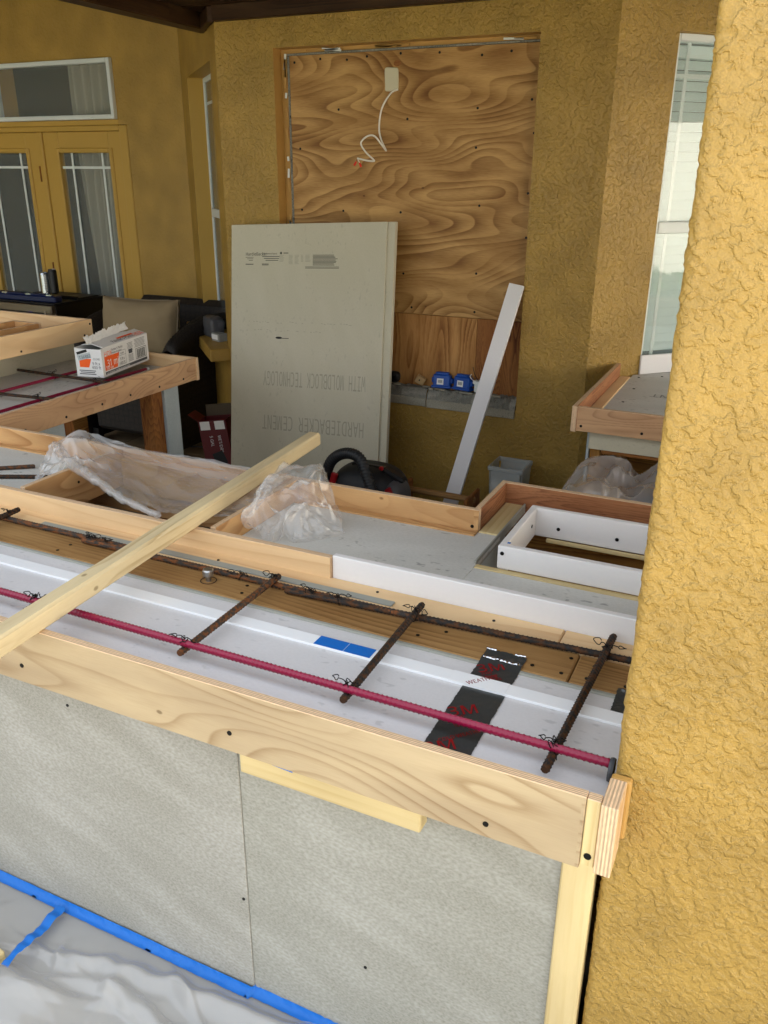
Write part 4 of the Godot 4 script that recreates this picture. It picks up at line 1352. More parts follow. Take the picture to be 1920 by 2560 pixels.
func build_sheets() -> void:
	# square stick lying across the bar
	var a := Vector3(-1.246, TOP + 0.0225, -0.78)
	var b := Vector3(-1.376, TOP + 0.0225, -2.366)
	var st := begin()
	slab(st, st, Vector3(a.distance_to(b), 0.045, 0.046), -1, 0.006, Vector2(1.2, 0.2))
	st.set_material(mats.stick)
	var stick := put(self, "square_stick", st.commit(), (a + b) / 2.0, frame_along(b - a))
	tag(stick, "pale square timber stick lying across the bar counter", "timber")
	# cement boards leaning at the niche: bottom on the floor, top at the wall
	var g := "cement boards leaning on the wall"
	for k in 3:
		var o := Node3D.new()
		o.name = numbered("cement_board")
		add_child(o)
		var x0: float = [-2.705, -2.665, -2.665][k]
		var xt: float = [-2.775, -2.735, -2.735][k]
		var foot := Vector3(x0 + 0.457, 0.0, -3.69 - 0.0145 * k)
		var lean := Vector3(xt - x0, 1.51, -0.27)
		var up := lean.normalized()
		var rt := (Vector3.RIGHT - up * up.x).normalized()
		rt = Vector3(rt.x, rt.y - 0.0, rt.z)
		o.transform = Transform3D(Basis(rt, up, rt.cross(up)), foot)
		own = true
		var ln := 1.524
		board(o, "sheet", Vector3(-0.462, 0.0, -0.0065), Vector3(0.462, ln, 0.0065), mats.cement_sheet, 0.0015)
		if k == 0:
			print_block(o)
		own = false
		tag(o, ["front cement board with faint upside-down print, leaning on the wall", "second cement board showing a strip right of the front one", "rearmost cement board of the leaning stack"][k], "board", g)
	# long white trim board leaning in the niche corner
	var t0 := Vector3(-1.396, 0.0, -3.6)
	var t1 := Vector3(-1.2, 1.245, -4.043)
	var up2 := (t1 - t0).normalized()
	var rt2 := (Vector3.RIGHT - up2 * up2.x).normalized()
	var o2 := Node3D.new()
	o2.name = "white_trim_board"
	add_child(o2)
	o2.transform = Transform3D(Basis(rt2, up2, rt2.cross(up2)), t0)
	own = true
	board(o2, "plank", Vector3(-0.038, 0, -0.009), Vector3(0.038, t0.distance_to(t1), 0.009), mats.board_white, 0.0015)
	own = false
	tag(o2, "long narrow white board leaning in the niche corner", "board")


func print_block(o: Node3D) -> void:
	var z := 0.0067
	var y := 1.524
	# maker's print near the top
	words(o, "print", "HardieBacker", 0.016, Vector3(-0.37, y - 0.152, z), ID, mats.print_dark)
	words(o, "print", "500 Cement Board", 0.008, Vector3(-0.265, y - 0.15, z), ID, mats.print_dark)
	for k in 3:
		block(o, "print", Vector3(-0.345 + 0.004 * k, y - 0.168 - 0.008 * k, z), Vector3(0.05 - 0.012 * k, 0.0022, 0.0003), mats.print_dark, ID, 0.0)
		block(o, "print", Vector3(-0.21 + 0.003 * k, y - 0.164 - 0.01 * k, z), Vector3(0.11 - 0.015 * k, 0.003, 0.0003), mats.print_dark, ID, 0.0)
	block(o, "print", Vector3(-0.345, y - 0.204, z), Vector3(0.05, 0.004, 0.0003), mats.print_dark, ID, 0.0)
	for k in 12:
		block(o, "print", Vector3(-0.265 + 0.0035 * k, y - 0.205, z), Vector3(0.0012 + 0.001 * (k % 2), 0.01, 0.0003), mats.print_dark, ID, 0.0)
	# emblem and columns of small print
	block(o, "print", Vector3(-0.148, y - 0.147, z), Vector3(0.011, 0.011, 0.0003), mats.print_dark, Basis(Vector3.BACK, PI / 4), 0.0)
	block(o, "print", Vector3(-0.118, y - 0.147, z), Vector3(0.03, 0.004, 0.0003), mats.print_dark, ID, 0.0)
	var q := RandomNumberGenerator.new()
	q.seed = 9
	for col in [[-0.158, 0.03, 6], [-0.1, 0.026, 8], [-0.064, 0.026, 8], [-0.026, 0.016, 6], [0.0, 0.032, 6], [0.045, 0.16, 9]]:
		for k in col[2]:
			var w: float = col[1] * q.randf_range(0.75, 1.0)
			block(o, "print", Vector3(col[0] + w / 2, y - 0.158 - 0.0062 * k, z), Vector3(w, 0.0026, 0.0003), mats.print_grey if col[1] < 0.1 else mats.print_dark, ID, 0.0)
	for k in 2:
		block(o, "print", Vector3(0.1, y - 0.217 - 0.006 * k, z), Vector3(0.2, 0.0024, 0.0003), mats.print_dark, ID, 0.0)
	# ink smear
	put(o, "ink_smear", lump(Vector3(0.021, 0.006, 0.0006), 0.9, mats.print_dark, 14, 7), Vector3(-0.155, y - 0.585, z))
	block(o, "ink_smear", Vector3(-0.115, y - 0.587, z), Vector3(0.045, 0.0032, 0.0004), mats.print_dark, ID, 0.0)
	# the big dotted print, standing on its head
	var flip := Basis(Vector3.BACK, PI)
	words(o, "print", "WITH MOLDBLOCK TECHNOLOGY", 0.075, Vector3(0.375, y - 0.80, z), flip, mats.print_grey, "Droid Sans Mono", 0.40)
	words(o, "print", "HARDIEBACKER CEMENT", 0.075, Vector3(0.375, y - 1.04, z), flip, mats.print_grey, "Droid Sans Mono", 0.53)
	# a double strike further up, worn to dashes
	for r in 2:
		var x := -0.4
		while x < (0.1 if r == 1 else 0.28):
			var w := q.randf_range(0.006, 0.016)
			if q.randf() < 0.6:
				block(o, "print", Vector3(x, y - 0.50 - 0.045 * r - q.randf() * 0.008, z), Vector3(w, 0.0028, 0.0003), mats.print_grey, ID, 0.0)
			x += w + 0.008


func build_wall_things() -> void:
	# plywood closing the niche
	var zp := -4.135
	var s1 := ply_sheet("upper plywood sheet with wild brown grain closing the window niche", Vector3(-2.487, 1.058, zp), Vector3(-1.171, 2.288, zp + 0.016), mats.fir, Vector2(0.66, 0.62))
	for p in [[0.03, 1.2], [0.18, 1.21], [0.33, 1.2], [0.44, 1.21], [0.62, 1.215], [0.82, 1.21], [1.03, 1.19], [1.17, 1.2], [0.05, 0.8], [0.28, 0.98], [0.66, 0.93], [1.02, 0.97], [0.05, 0.5], [0.30, 0.5], [0.63, 0.5], [1.05, 0.54], [1.29, 0.6], [1.3, 0.86], [1.28, 1.0], [1.295, 0.4], [1.05, 0.22], [0.65, 0.2], [1.05, 0.03], [0.7, 0.03], [1.29, 0.15], [1.02, 0.8]]:
		screw(s1, Vector3(-2.487 + p[0], 1.058 + p[1], zp + 0.0163), Vector3.BACK, 0.006)
	var foam := put(s1, "foam_filled_cutout", lump(Vector3(0.036, 0.051, 0.008), 0.2, mats.foam, 20, 14, noise(5, 30.0, 2), 0.004), Vector3(-1.913, 2.163, zp + 0.016))
	foam.set_meta("label", "pale foam filled rectangular cutout")
	put(s1, "knot", lump(Vector3(0.02, 0.014, 0.0006), 1.0, mats.fir_dark, 12, 7), Vector3(-1.885, 2.232, zp + 0.0162))
	ply_sheet("lower plywood panel with upright grain behind the blue boxes", Vector3(-2.487, 0.66, zp - 0.002), Vector3(-1.421, 1.054, zp + 0.012), mats.fir_up, Vector2(0.5, 0.5), true)
	ply_sheet("narrow dark plywood panel in the niche's lower right corner", Vector3(-1.419, 0.66, zp - 0.001), Vector3(-1.171, 1.055, zp + 0.014), mats.fir_dark, Vector2(1.0, 0.2))
	# cable hanging out of the cutout
	var c := thing("electric_cable", "white cable curling out of the plywood cutout", "cable", Vector3(-1.9, 2.1, zp + 0.03))
	var pts := [Vector3(-1.878, 2.118, zp + 0.02), Vector3(-1.905, 2.10, zp + 0.045), Vector3(-1.945, 2.035, zp + 0.06), Vector3(-1.957, 1.95, zp + 0.065), Vector3(-1.943, 1.895, zp + 0.07), Vector3(-1.915, 1.845, zp + 0.07), Vector3(-1.93, 1.87, zp + 0.09), Vector3(-1.965, 1.91, zp + 0.1), Vector3(-2.005, 1.91, zp + 0.1), Vector3(-2.04, 1.88, zp + 0.1), Vector3(-2.01, 1.84, zp + 0.11), Vector3(-1.965, 1.805, zp + 0.115), Vector3(-1.96, 1.797, zp + 0.12), Vector3(-2.0, 1.8, zp + 0.12), Vector3(-2.05, 1.81, zp + 0.12)]
	pipe(c, "sheath", smooth_line(pts, 5), 0.0042, mats.rope, 7)
	for k in 2:
		var q: Vector3 = pts[14] + Vector3(-0.004 + 0.018 * k, -0.014 - 0.006 * k, 0.004)
		pipe(c, "core", [pts[14], q], 0.0018, mats.fir_dark if k == 0 else mats.rope, 6)
		put(c, "wire_nut", lathe([[0.0, -0.012], [0.006, -0.01], [0.0045, 0.01], [0.0, 0.012]], 10, mats.nut), q + Vector3(-0.006 + 0.01 * k, -0.01, 0), Basis(Vector3.BACK, -0.6 + k))
	# electrical boxes on the broken sill
	for k in 2:
		var x: float = [-1.59, -1.472][k]
		var o := thing("junction_box", ["blue plastic junction box on the broken sill, left one", "blue plastic junction box on the broken sill, beside the white board"][k], "junction box", Vector3(x, 0.684, -4.093), "blue junction boxes on the sill", [0.1, -0.18][k])
		own = true
		var tp := Basis(Vector3.RIGHT, -0.12)
		block(o, "box", Vector3(0, 0.036, 0), Vector3(0.094, 0.072, 0.045), mats.box_blue, tp, 0.006)
		block(o, "flange", Vector3(0, 0.008, 0.004), Vector3(0.108, 0.014, 0.055), mats.box_blue, tp, 0.004)
		block(o, "flange", Vector3(0.0, 0.077, -0.004), Vector3(0.07, 0.014, 0.038), mats.box_blue, tp, 0.004)
		for sx in [-1, 1]:
			block(o, "nail_lug", Vector3(0.05 * sx, 0.04, -0.006), Vector3(0.014, 0.03, 0.03), mats.box_blue, tp, 0.004)
		block(o, "label", Vector3(-0.006, 0.038, 0.0235), Vector3(0.036, 0.032, 0.0008), mats.print_white, tp, 0.0)
		for i in 6:
			block(o, "barcode_line", Vector3(-0.016 + 0.004 * i, 0.039, 0.0243), Vector3(0.0018, 0.016, 0.0004), mats.print_dark, tp, 0.0)
		own = false
	var bz := thing("small_carton", "tiny beige carton tilted on the broken sill", "box", Vector3(-1.715, 0.686, -4.09))
	own = true
	block(bz, "carton", Vector3(0, 0.028, 0), Vector3(0.05, 0.04, 0.03), mats.beige, Basis(Vector3.BACK, -0.55) * Basis(Vector3.UP, 0.3), 0.002)
	block(bz, "print", Vector3(0.0, 0.03, 0.0165), Vector3(0.008, 0.008, 0.001), mats.print_dark, Basis(Vector3.BACK, -0.55), 0.0)
	own = false
	var ob := thing("outlet_fitting", "grey white electrical fitting with loose wires beside the blue boxes", "fitting", Vector3(-1.385, 0.684, -4.09))
	own = true
	block(ob, "body", Vector3(0, 0.022, 0), Vector3(0.04, 0.044, 0.035), mats.frame_white, ID, 0.004)
	block(ob, "face_plate", Vector3(0, 0.052, 0.0), Vector3(0.055, 0.016, 0.04), mats.frame_white, ID, 0.003)
	own = false
	pipe(ob, "lead", smooth_line([Vector3(-1.385, 0.74, -4.09), Vector3(-1.41, 0.745, -4.075), Vector3(-1.43, 0.765, -4.075), Vector3(-1.425, 0.775, -4.085)], 4), 0.002, mats.rope, 6)
	pipe(ob, "lead", smooth_line([Vector3(-1.39, 0.745, -4.09), Vector3(-1.41, 0.775, -4.09), Vector3(-1.425, 0.81, -4.1)], 4), 0.0018, mats.black_soft, 6)
	var dk := thing("black_fitting", "small dark object at the sill's left, beside the cement boards", "fitting", Vector3(-1.9, 0.684, -4.1))
	own = true
	put(dk, "body", lump(Vector3(0.045, 0.03, 0.022), 0.6, mats.black, 16, 10), Vector3(0.015, 0.03, 0))
	put(dk, "knob", lump(Vector3(0.015, 0.012, 0.012), 0.8, mats.black_soft, 12, 8), Vector3(0.03, 0.05, 0.015))
	own = false


func ply_sheet(label: String, a: Vector3, b: Vector3, m: Material, uo: Vector2, upright := false) -> Node3D:
	var o := thing("plywood_sheet", label, "plywood", Vector3((a.x + b.x) / 2, a.y, a.z), "plywood in the niche")
	var cs2 := span(a, b)
	var st2 := begin()
	force_long = 1 if upright else -1
	slab(st2, st2, cs2[1], -1, 0.001, uo)
	force_long = -1
	st2.set_material(m)
	put(o, "panel", st2.commit(), cs2[0])
	return o


func build_loose_things() -> void:
	# painter's plastic carton on the left counter
	var p0 := Vector3(-2.795, 0.8585, -2.891)
	var ax := (Vector3(-2.876, 0.8585, -3.303) - p0)
	var bx := thing("plastic_film_carton", "white and orange carton of painter's plastic on the left counter", "carton", p0)
	var L := ax.length()
	var ux := ax.normalized()
	# own axes: x along the long printed side, y up, z towards the room
	bx.transform = Transform3D(Basis(ux, Vector3.UP, ux.cross(Vector3.UP)), p0)
	own = true
	var H := 0.134
	var D := 0.138
	var th := 0.003
	board(bx, "long_side", Vector3(0, 0, -th), Vector3(L, H, 0), mats.carton, 0.0008)
	board(bx, "long_side", Vector3(0, 0, -D), Vector3(L, H, -D + th), mats.carton, 0.0008)
	board(bx, "end_side", Vector3(0, 0, -D + th), Vector3(th, H - 0.004, -th), mats.carton, 0.0008)
	board(bx, "end_side", Vector3(L - th, 0, -D + th), Vector3(L, H, -th), mats.carton, 0.0008)
	board(bx, "base", Vector3(th, 0.0, -D + th), Vector3(L - th, th, -th), mats.carton_inside, 0.0)
	# lid: two flaps slightly raised towards the torn slot
	block(bx, "lid_flap", Vector3(L / 2 + 0.01, H + 0.009, -0.034), Vector3(L - 0.02, 0.003, 0.07), mats.carton, Basis(Vector3.RIGHT, 0.26), 0.0005)
	block(bx, "lid_flap", Vector3(L / 2 + 0.03, H + 0.004, -0.104), Vector3(L - 0.06, 0.003, 0.066), mats.carton, Basis(Vector3.RIGHT, -0.1), 0.0005)
	block(bx, "lid_print", Vector3(0.27, H + 0.0115, -0.036), Vector3(0.14, 0.0006, 0.012), mats.carton_orange, Basis(Vector3.RIGHT, 0.26), 0.0)
	words(bx, "lid_print", "Painter's Plastic", 0.02, Vector3(0.13, H + 0.008, -0.02), Basis(Vector3.RIGHT, -PI / 2 + 0.26), mats.carton_grey)
	words(bx, "lid_print", "HDX", 0.03, Vector3(0.33, H + 0.008, -0.02), Basis(Vector3.RIGHT, -PI / 2 + 0.26), mats.carton_orange)
	# torn cardboard standing up along the slot
	var fn := noise(15, 1.0, 2)
	var fp := PackedVector3Array()
	for j in 7:
		for i in 40:
			var u := i / 39.0
			var v := j / 6.0
			fp.append(Vector3(0.0 + u * 0.36, H + 0.016 + v * (0.035 + 0.012 * fn.get_noise_1d(u * 14.0)) + 0.012 * u, -0.068 - 0.012 * v + 0.007 * fn.get_noise_2d(u * 9.0, v * 1.5)))
	put(bx, "film_tongue", grid_mesh(fp, 40, 7, mats.carton), Vector3.ZERO)
	# print on the long side
	var z := 0.0005
	var tr := begin()
	quad(tr, [Vector3(0.02, 0.028, z), Vector3(0.125, 0.028, z), Vector3(0.15, 0.092, z), Vector3(0.02, 0.092, z)], [Vector2.ZERO, Vector2.ZERO, Vector2.ZERO, Vector2.ZERO], Vector3.BACK)
	tr.set_material(mats.carton_orange)
	put(bx, "orange_print", tr.commit(), Vector3.ZERO)
	words(bx, "print", ".31 mil", 0.03, Vector3(0.028, 0.058, z + 0.0004), ID, mats.print_white, "Droid Sans", 0.95)
	words(bx, "print", "7.87 um", 0.012, Vector3(0.028, 0.036, z + 0.0004), ID, mats.print_white)
	words(bx, "print", "HDX", 0.022, Vector3(0.02, 0.102, z), ID, mats.carton_orange, "Droid Sans", 1.15)
	words(bx, "print", "Painter's Plastic", 0.0105, Vector3(0.082, 0.114, z), ID, mats.carton_grey)
	words(bx, "print", "Plastico de pintor", 0.0085, Vector3(0.082, 0.1, z), ID, mats.carton_grey)
	words(bx, "print", "CLEAR", 0.008, Vector3(0.158, 0.083, z), ID, mats.carton_grey)
	words(bx, "print", "9 ft x", 0.0125, Vector3(0.152, 0.057, z), ID, mats.carton_grey)
	words(bx, "print", "400 ft", 0.0125, Vector3(0.15, 0.038, z), ID, mats.carton_grey)
	for e in [[0.145, 0.03, 0.06, 0.0012], [0.145, 0.074, 0.06, 0.0012], [0.145, 0.096, 0.06, 0.0012], [0.0, 0.0, 0.0, 0.0]]:
		if e[2] > 0:
			block(bx, "print", Vector3(e[0] + e[2] / 2, e[1], z), Vector3(e[2], e[3], 0.0003), mats.carton_grey, ID, 0.0)
	for x in [0.145, 0.205]:
		block(bx, "print", Vector3(x, 0.063, z), Vector3(0.0012, 0.066, 0.0003), mats.carton_grey, ID, 0.0)
	block(bx, "print", Vector3(L / 2, 0.0165, z), Vector3(L - 0.04, 0.012, 0.0003), mats.carton_grey, ID, 0.0)
	words(bx, "print", "MULTIPURPOSE LIGHTWEIGHT PLASTIC SHEET", 0.007, Vector3(0.03, 0.0135, z + 0.0004), ID, mats.print_white)
	for k in 7:
		block(bx, "print", Vector3(0.25, 0.118 - 0.006 * k, z), Vector3(0.05 - 0.004 * (k % 3), 0.0018, 0.0003), mats.carton_grey, ID, 0.0)
		block(bx, "print", Vector3(0.34, 0.124 - 0.006 * k, z), Vector3(0.1 - 0.006 * (k % 3), 0.0018, 0.0003), mats.carton_grey, ID, 0.0)
		block(bx, "print", Vector3(0.25, 0.062 - 0.005 * k, z), Vector3(0.046 - 0.004 * (k % 2), 0.0018, 0.0003), mats.carton_grey, ID, 0.0)
	for k in 16:
		block(bx, "barcode_line", Vector3(0.307 + 0.0052 * k, 0.053, z), Vector3(0.0012 + 0.0012 * ((k * 7) % 3), 0.042, 0.0003), mats.print_dark, ID, 0.0)
	for e in [[0.347, 0.029, 0.1, 0.002], [0.347, 0.079, 0.1, 0.002]]:
		block(bx, "print", Vector3(e[0], e[1], z), Vector3(e[2], e[3], 0.0003), mats.print_dark, ID, 0.0)
	for x in [0.297, 0.397]:
		block(bx, "print", Vector3(x, 0.054, z), Vector3(0.002, 0.05, 0.0003), mats.print_dark, ID, 0.0)
	block(bx, "print", Vector3(0.25, 0.078, z), Vector3(0.034, 0.02, 0.0003), mats.carton_grey, ID, 0.0)
	# print on the end
	var eb := Basis(Vector3(0, 0, 1), Vector3.UP, Vector3(-1, 0, 0))
	var ex := -0.0005
	var tq := begin()
	quad(tq, [Vector3(ex, 0.045, -0.118), Vector3(ex, 0.045, -0.07), Vector3(ex, 0.085, -0.055), Vector3(ex, 0.085, -0.118)], [Vector2.ZERO, Vector2.ZERO, Vector2.ZERO, Vector2.ZERO], Vector3.LEFT)
	tq.set_material(mats.carton_orange)
	put(bx, "orange_print", tq.commit(), Vector3.ZERO)
	block(bx, "price_sticker", Vector3(ex - 0.0004, 0.095, -0.09), Vector3(0.0004, 0.026, 0.07), mats.clad, Basis(Vector3.RIGHT, -0.25), 0.0)
	block(bx, "price_sticker", Vector3(ex - 0.0008, 0.115, -0.1), Vector3(0.0004, 0.012, 0.056), mats.print_dark, Basis(Vector3.RIGHT, -0.3), 0.0)
	words(bx, "print", "156882", 0.014, Vector3(ex - 0.001, 0.087, -0.118), eb * Basis(Vector3.BACK, 0.2), mats.carton_grey)
	words(bx, "print", "9 ft x", 0.013, Vector3(ex, 0.064, -0.052), eb, mats.carton_grey)
	words(bx, "print", "400 ft", 0.013, Vector3(ex, 0.046, -0.056), eb, mats.carton_grey)
	words(bx, "print", "CLEAR", 0.009, Vector3(ex, 0.085, -0.046), eb, mats.carton_grey)
	for k in 3:
		block(bx, "print", Vector3(ex, 0.03 - 0.008 * k, -0.08), Vector3(0.0003, 0.004, 0.085 - 0.01 * (k % 2)), mats.carton_grey, ID, 0.0)
	own = false
	build_vacuum()
	# wooden tool caddy on the floor
	var cd := thing("tool_caddy", "wooden tool caddy with dowel handle behind the white board", "caddy", Vector3(-1.37, 0, -3.5))
	for x in [-1.545, -1.195]:
		board(cd, "end_board", Vector3(x - 0.01, 0, -3.6), Vector3(x + 0.01, 0.345, -3.42), mats.fir_dark, 0.01)
	pipe(cd, "handle", [Vector3(-1.56, 0.315, -3.51), Vector3(-1.18, 0.315, -3.51)], 0.016, mats.treated, 10)
	for z2 in [-3.6, -3.42]:
		board(cd, "side_board", Vector3(-1.534, 0, z2 - 0.009), Vector3(-1.206, 0.13, z2 + 0.009), mats.treated)
	board(cd, "bottom_board", Vector3(-1.534, 0.005, -3.59), Vector3(-1.206, 0.02, -3.43), mats.treated)
	# clear tub by the wall
	var tb := thing("plastic_tub", "cloudy clear plastic tub on the floor by the ochre wall", "tub", Vector3(-1.12, 0, -3.86))
	own = true
	for e in [[0.075, 0.0], [-0.075, 0.0]]:
		block(tb, "wall", Vector3(e[0], 0.195, 0), Vector3(0.004, 0.38, 0.15), mats.tub, Basis(Vector3.BACK, -e[0] * 0.7), 0.001)
		block(tb, "wall", Vector3(0, 0.195, e[0]), Vector3(0.15, 0.38, 0.004), mats.tub, Basis(Vector3.RIGHT, e[0] * 0.7), 0.001)
	block(tb, "rim", Vector3(0, 0.39, 0.085), Vector3(0.18, 0.022, 0.012), mats.tub, ID, 0.003)
	block(tb, "rim", Vector3(0, 0.39, -0.085), Vector3(0.18, 0.022, 0.012), mats.tub, ID, 0.003)
	block(tb, "rim", Vector3(-0.085, 0.39, 0), Vector3(0.012, 0.022, 0.158), mats.tub, ID, 0.003)
	block(tb, "rim", Vector3(0.085, 0.39, 0), Vector3(0.012, 0.022, 0.158), mats.tub, ID, 0.003)
	block(tb, "base", Vector3(0, 0.003, 0), Vector3(0.14, 0.006, 0.14), mats.tub)
	block(tb, "contents", Vector3(0, 0.12, 0), Vector3(0.12, 0.22, 0.12), mats.carton_grey, ID, 0.02)
	block(tb, "label", Vector3(-0.05, 0.31, 0.0795), Vector3(0.035, 0.06, 0.0008), mats.print_white, ID, 0.0)
	own = false


func build_vacuum() -> void:
	var v := thing("shop_vacuum", "black and red shop vacuum with ribbed hose behind the counter", "vacuum cleaner", Vector3(-1.64, 0, -3.33))
	own = true
	var bn := noise(2, 4.0)
	put(v, "tank", lump(Vector3(0.2, 0.15, 0.15), 0.55, mats.black, 34, 20), Vector3(0, 0.19, 0))
	put(v, "motor_head", lump(Vector3(0.185, 0.16, 0.14), 0.75, mats.black_soft, 34, 20), Vector3(0.0, 0.325, 0))
	put(v, "front_cowl", lump(Vector3(0.055, 0.12, 0.1), 0.8, mats.vac_clear, 24, 16, bn, 0.004), Vector3(0.155, 0.32, 0.04))
	block(v, "red_badge", Vector3(0.17, 0.375, 0.125), Vector3(0.035, 0.11, 0.008), mats.vac_red, Basis(Vector3.BACK, 0.62) * Basis(Vector3.RIGHT, -0.25), 0.003)
	block(v, "red_latch", Vector3(-0.145, 0.40, 0.105), Vector3(0.03, 0.1, 0.02), mats.vac_red, Basis(Vector3.BACK, -0.25), 0.004)
	block(v, "red_latch", Vector3(-0.185, 0.3, 0.1), Vector3(0.05, 0.02, 0.02), mats.vac_red, Basis(Vector3.BACK, 0.2), 0.004)
	block(v, "red_button", Vector3(0.085, 0.49, 0.06), Vector3(0.022, 0.02, 0.02), mats.vac_red, ID, 0.006)
	block(v, "handle", Vector3(0.01, 0.475, 0.02), Vector3(0.19, 0.025, 0.035), mats.black, ID, 0.01)
	block(v, "handle", Vector3(0.13, 0.455, 0.03), Vector3(0.12, 0.035, 0.05), mats.black, Basis(Vector3.BACK, -0.4), 0.012)
	for sx in [-0.08, 0.09]:
		block(v, "handle_post", Vector3(sx, 0.455, 0.02), Vector3(0.02, 0.03, 0.03), mats.vac_clear, ID, 0.004)
	for k in 2:
		block(v, "rating_label", Vector3(-0.065 + 0.048 * k, 0.325, 0.1435), Vector3(0.04, 0.03, 0.002), mats.print_white, ID, 0.0005)
		words(v, "print", ["5", "18.9"][k], 0.013, Vector3(-0.07 + 0.042 * k, 0.322, 0.1448), ID, mats.print_dark)
	for sx in [-1.0, 1.0]:
		for sz in [-1.0, 1.0]:
			put(v, "caster", lathe([[0.0, -0.012], [0.028, -0.012], [0.03, 0.0], [0.028, 0.012], [0.0, 0.012]], 14, mats.black), Vector3(sx * 0.15, 0.03, sz * 0.1), Basis(Vector3.RIGHT, PI / 2))
	# ribbed hose arching over it
	var line := smooth_line([Vector3(-0.195, 0.22, 0.06), Vector3(-0.2, 0.36, 0.08), Vector3(-0.155, 0.495, 0.11), Vector3(-0.07, 0.56, 0.13), Vector3(0.02, 0.555, 0.15), Vector3(0.075, 0.46, 0.17), Vector3(0.115, 0.37, 0.18), Vector3(0.155, 0.28, 0.19), Vector3(0.2, 0.16, 0.2), Vector3(0.28, 0.05, 0.2)], 24)
	var radii := []
	for i in line.size():
		radii.append(0.024 + (0.0026 if i % 3 == 0 else -0.001))
	var st := begin()
	tube(st, line, 0.022, 16, true, radii)
	st.set_material(mats.hose)
	put(v, "hose", st.commit(), Vector3.ZERO)
	own = false


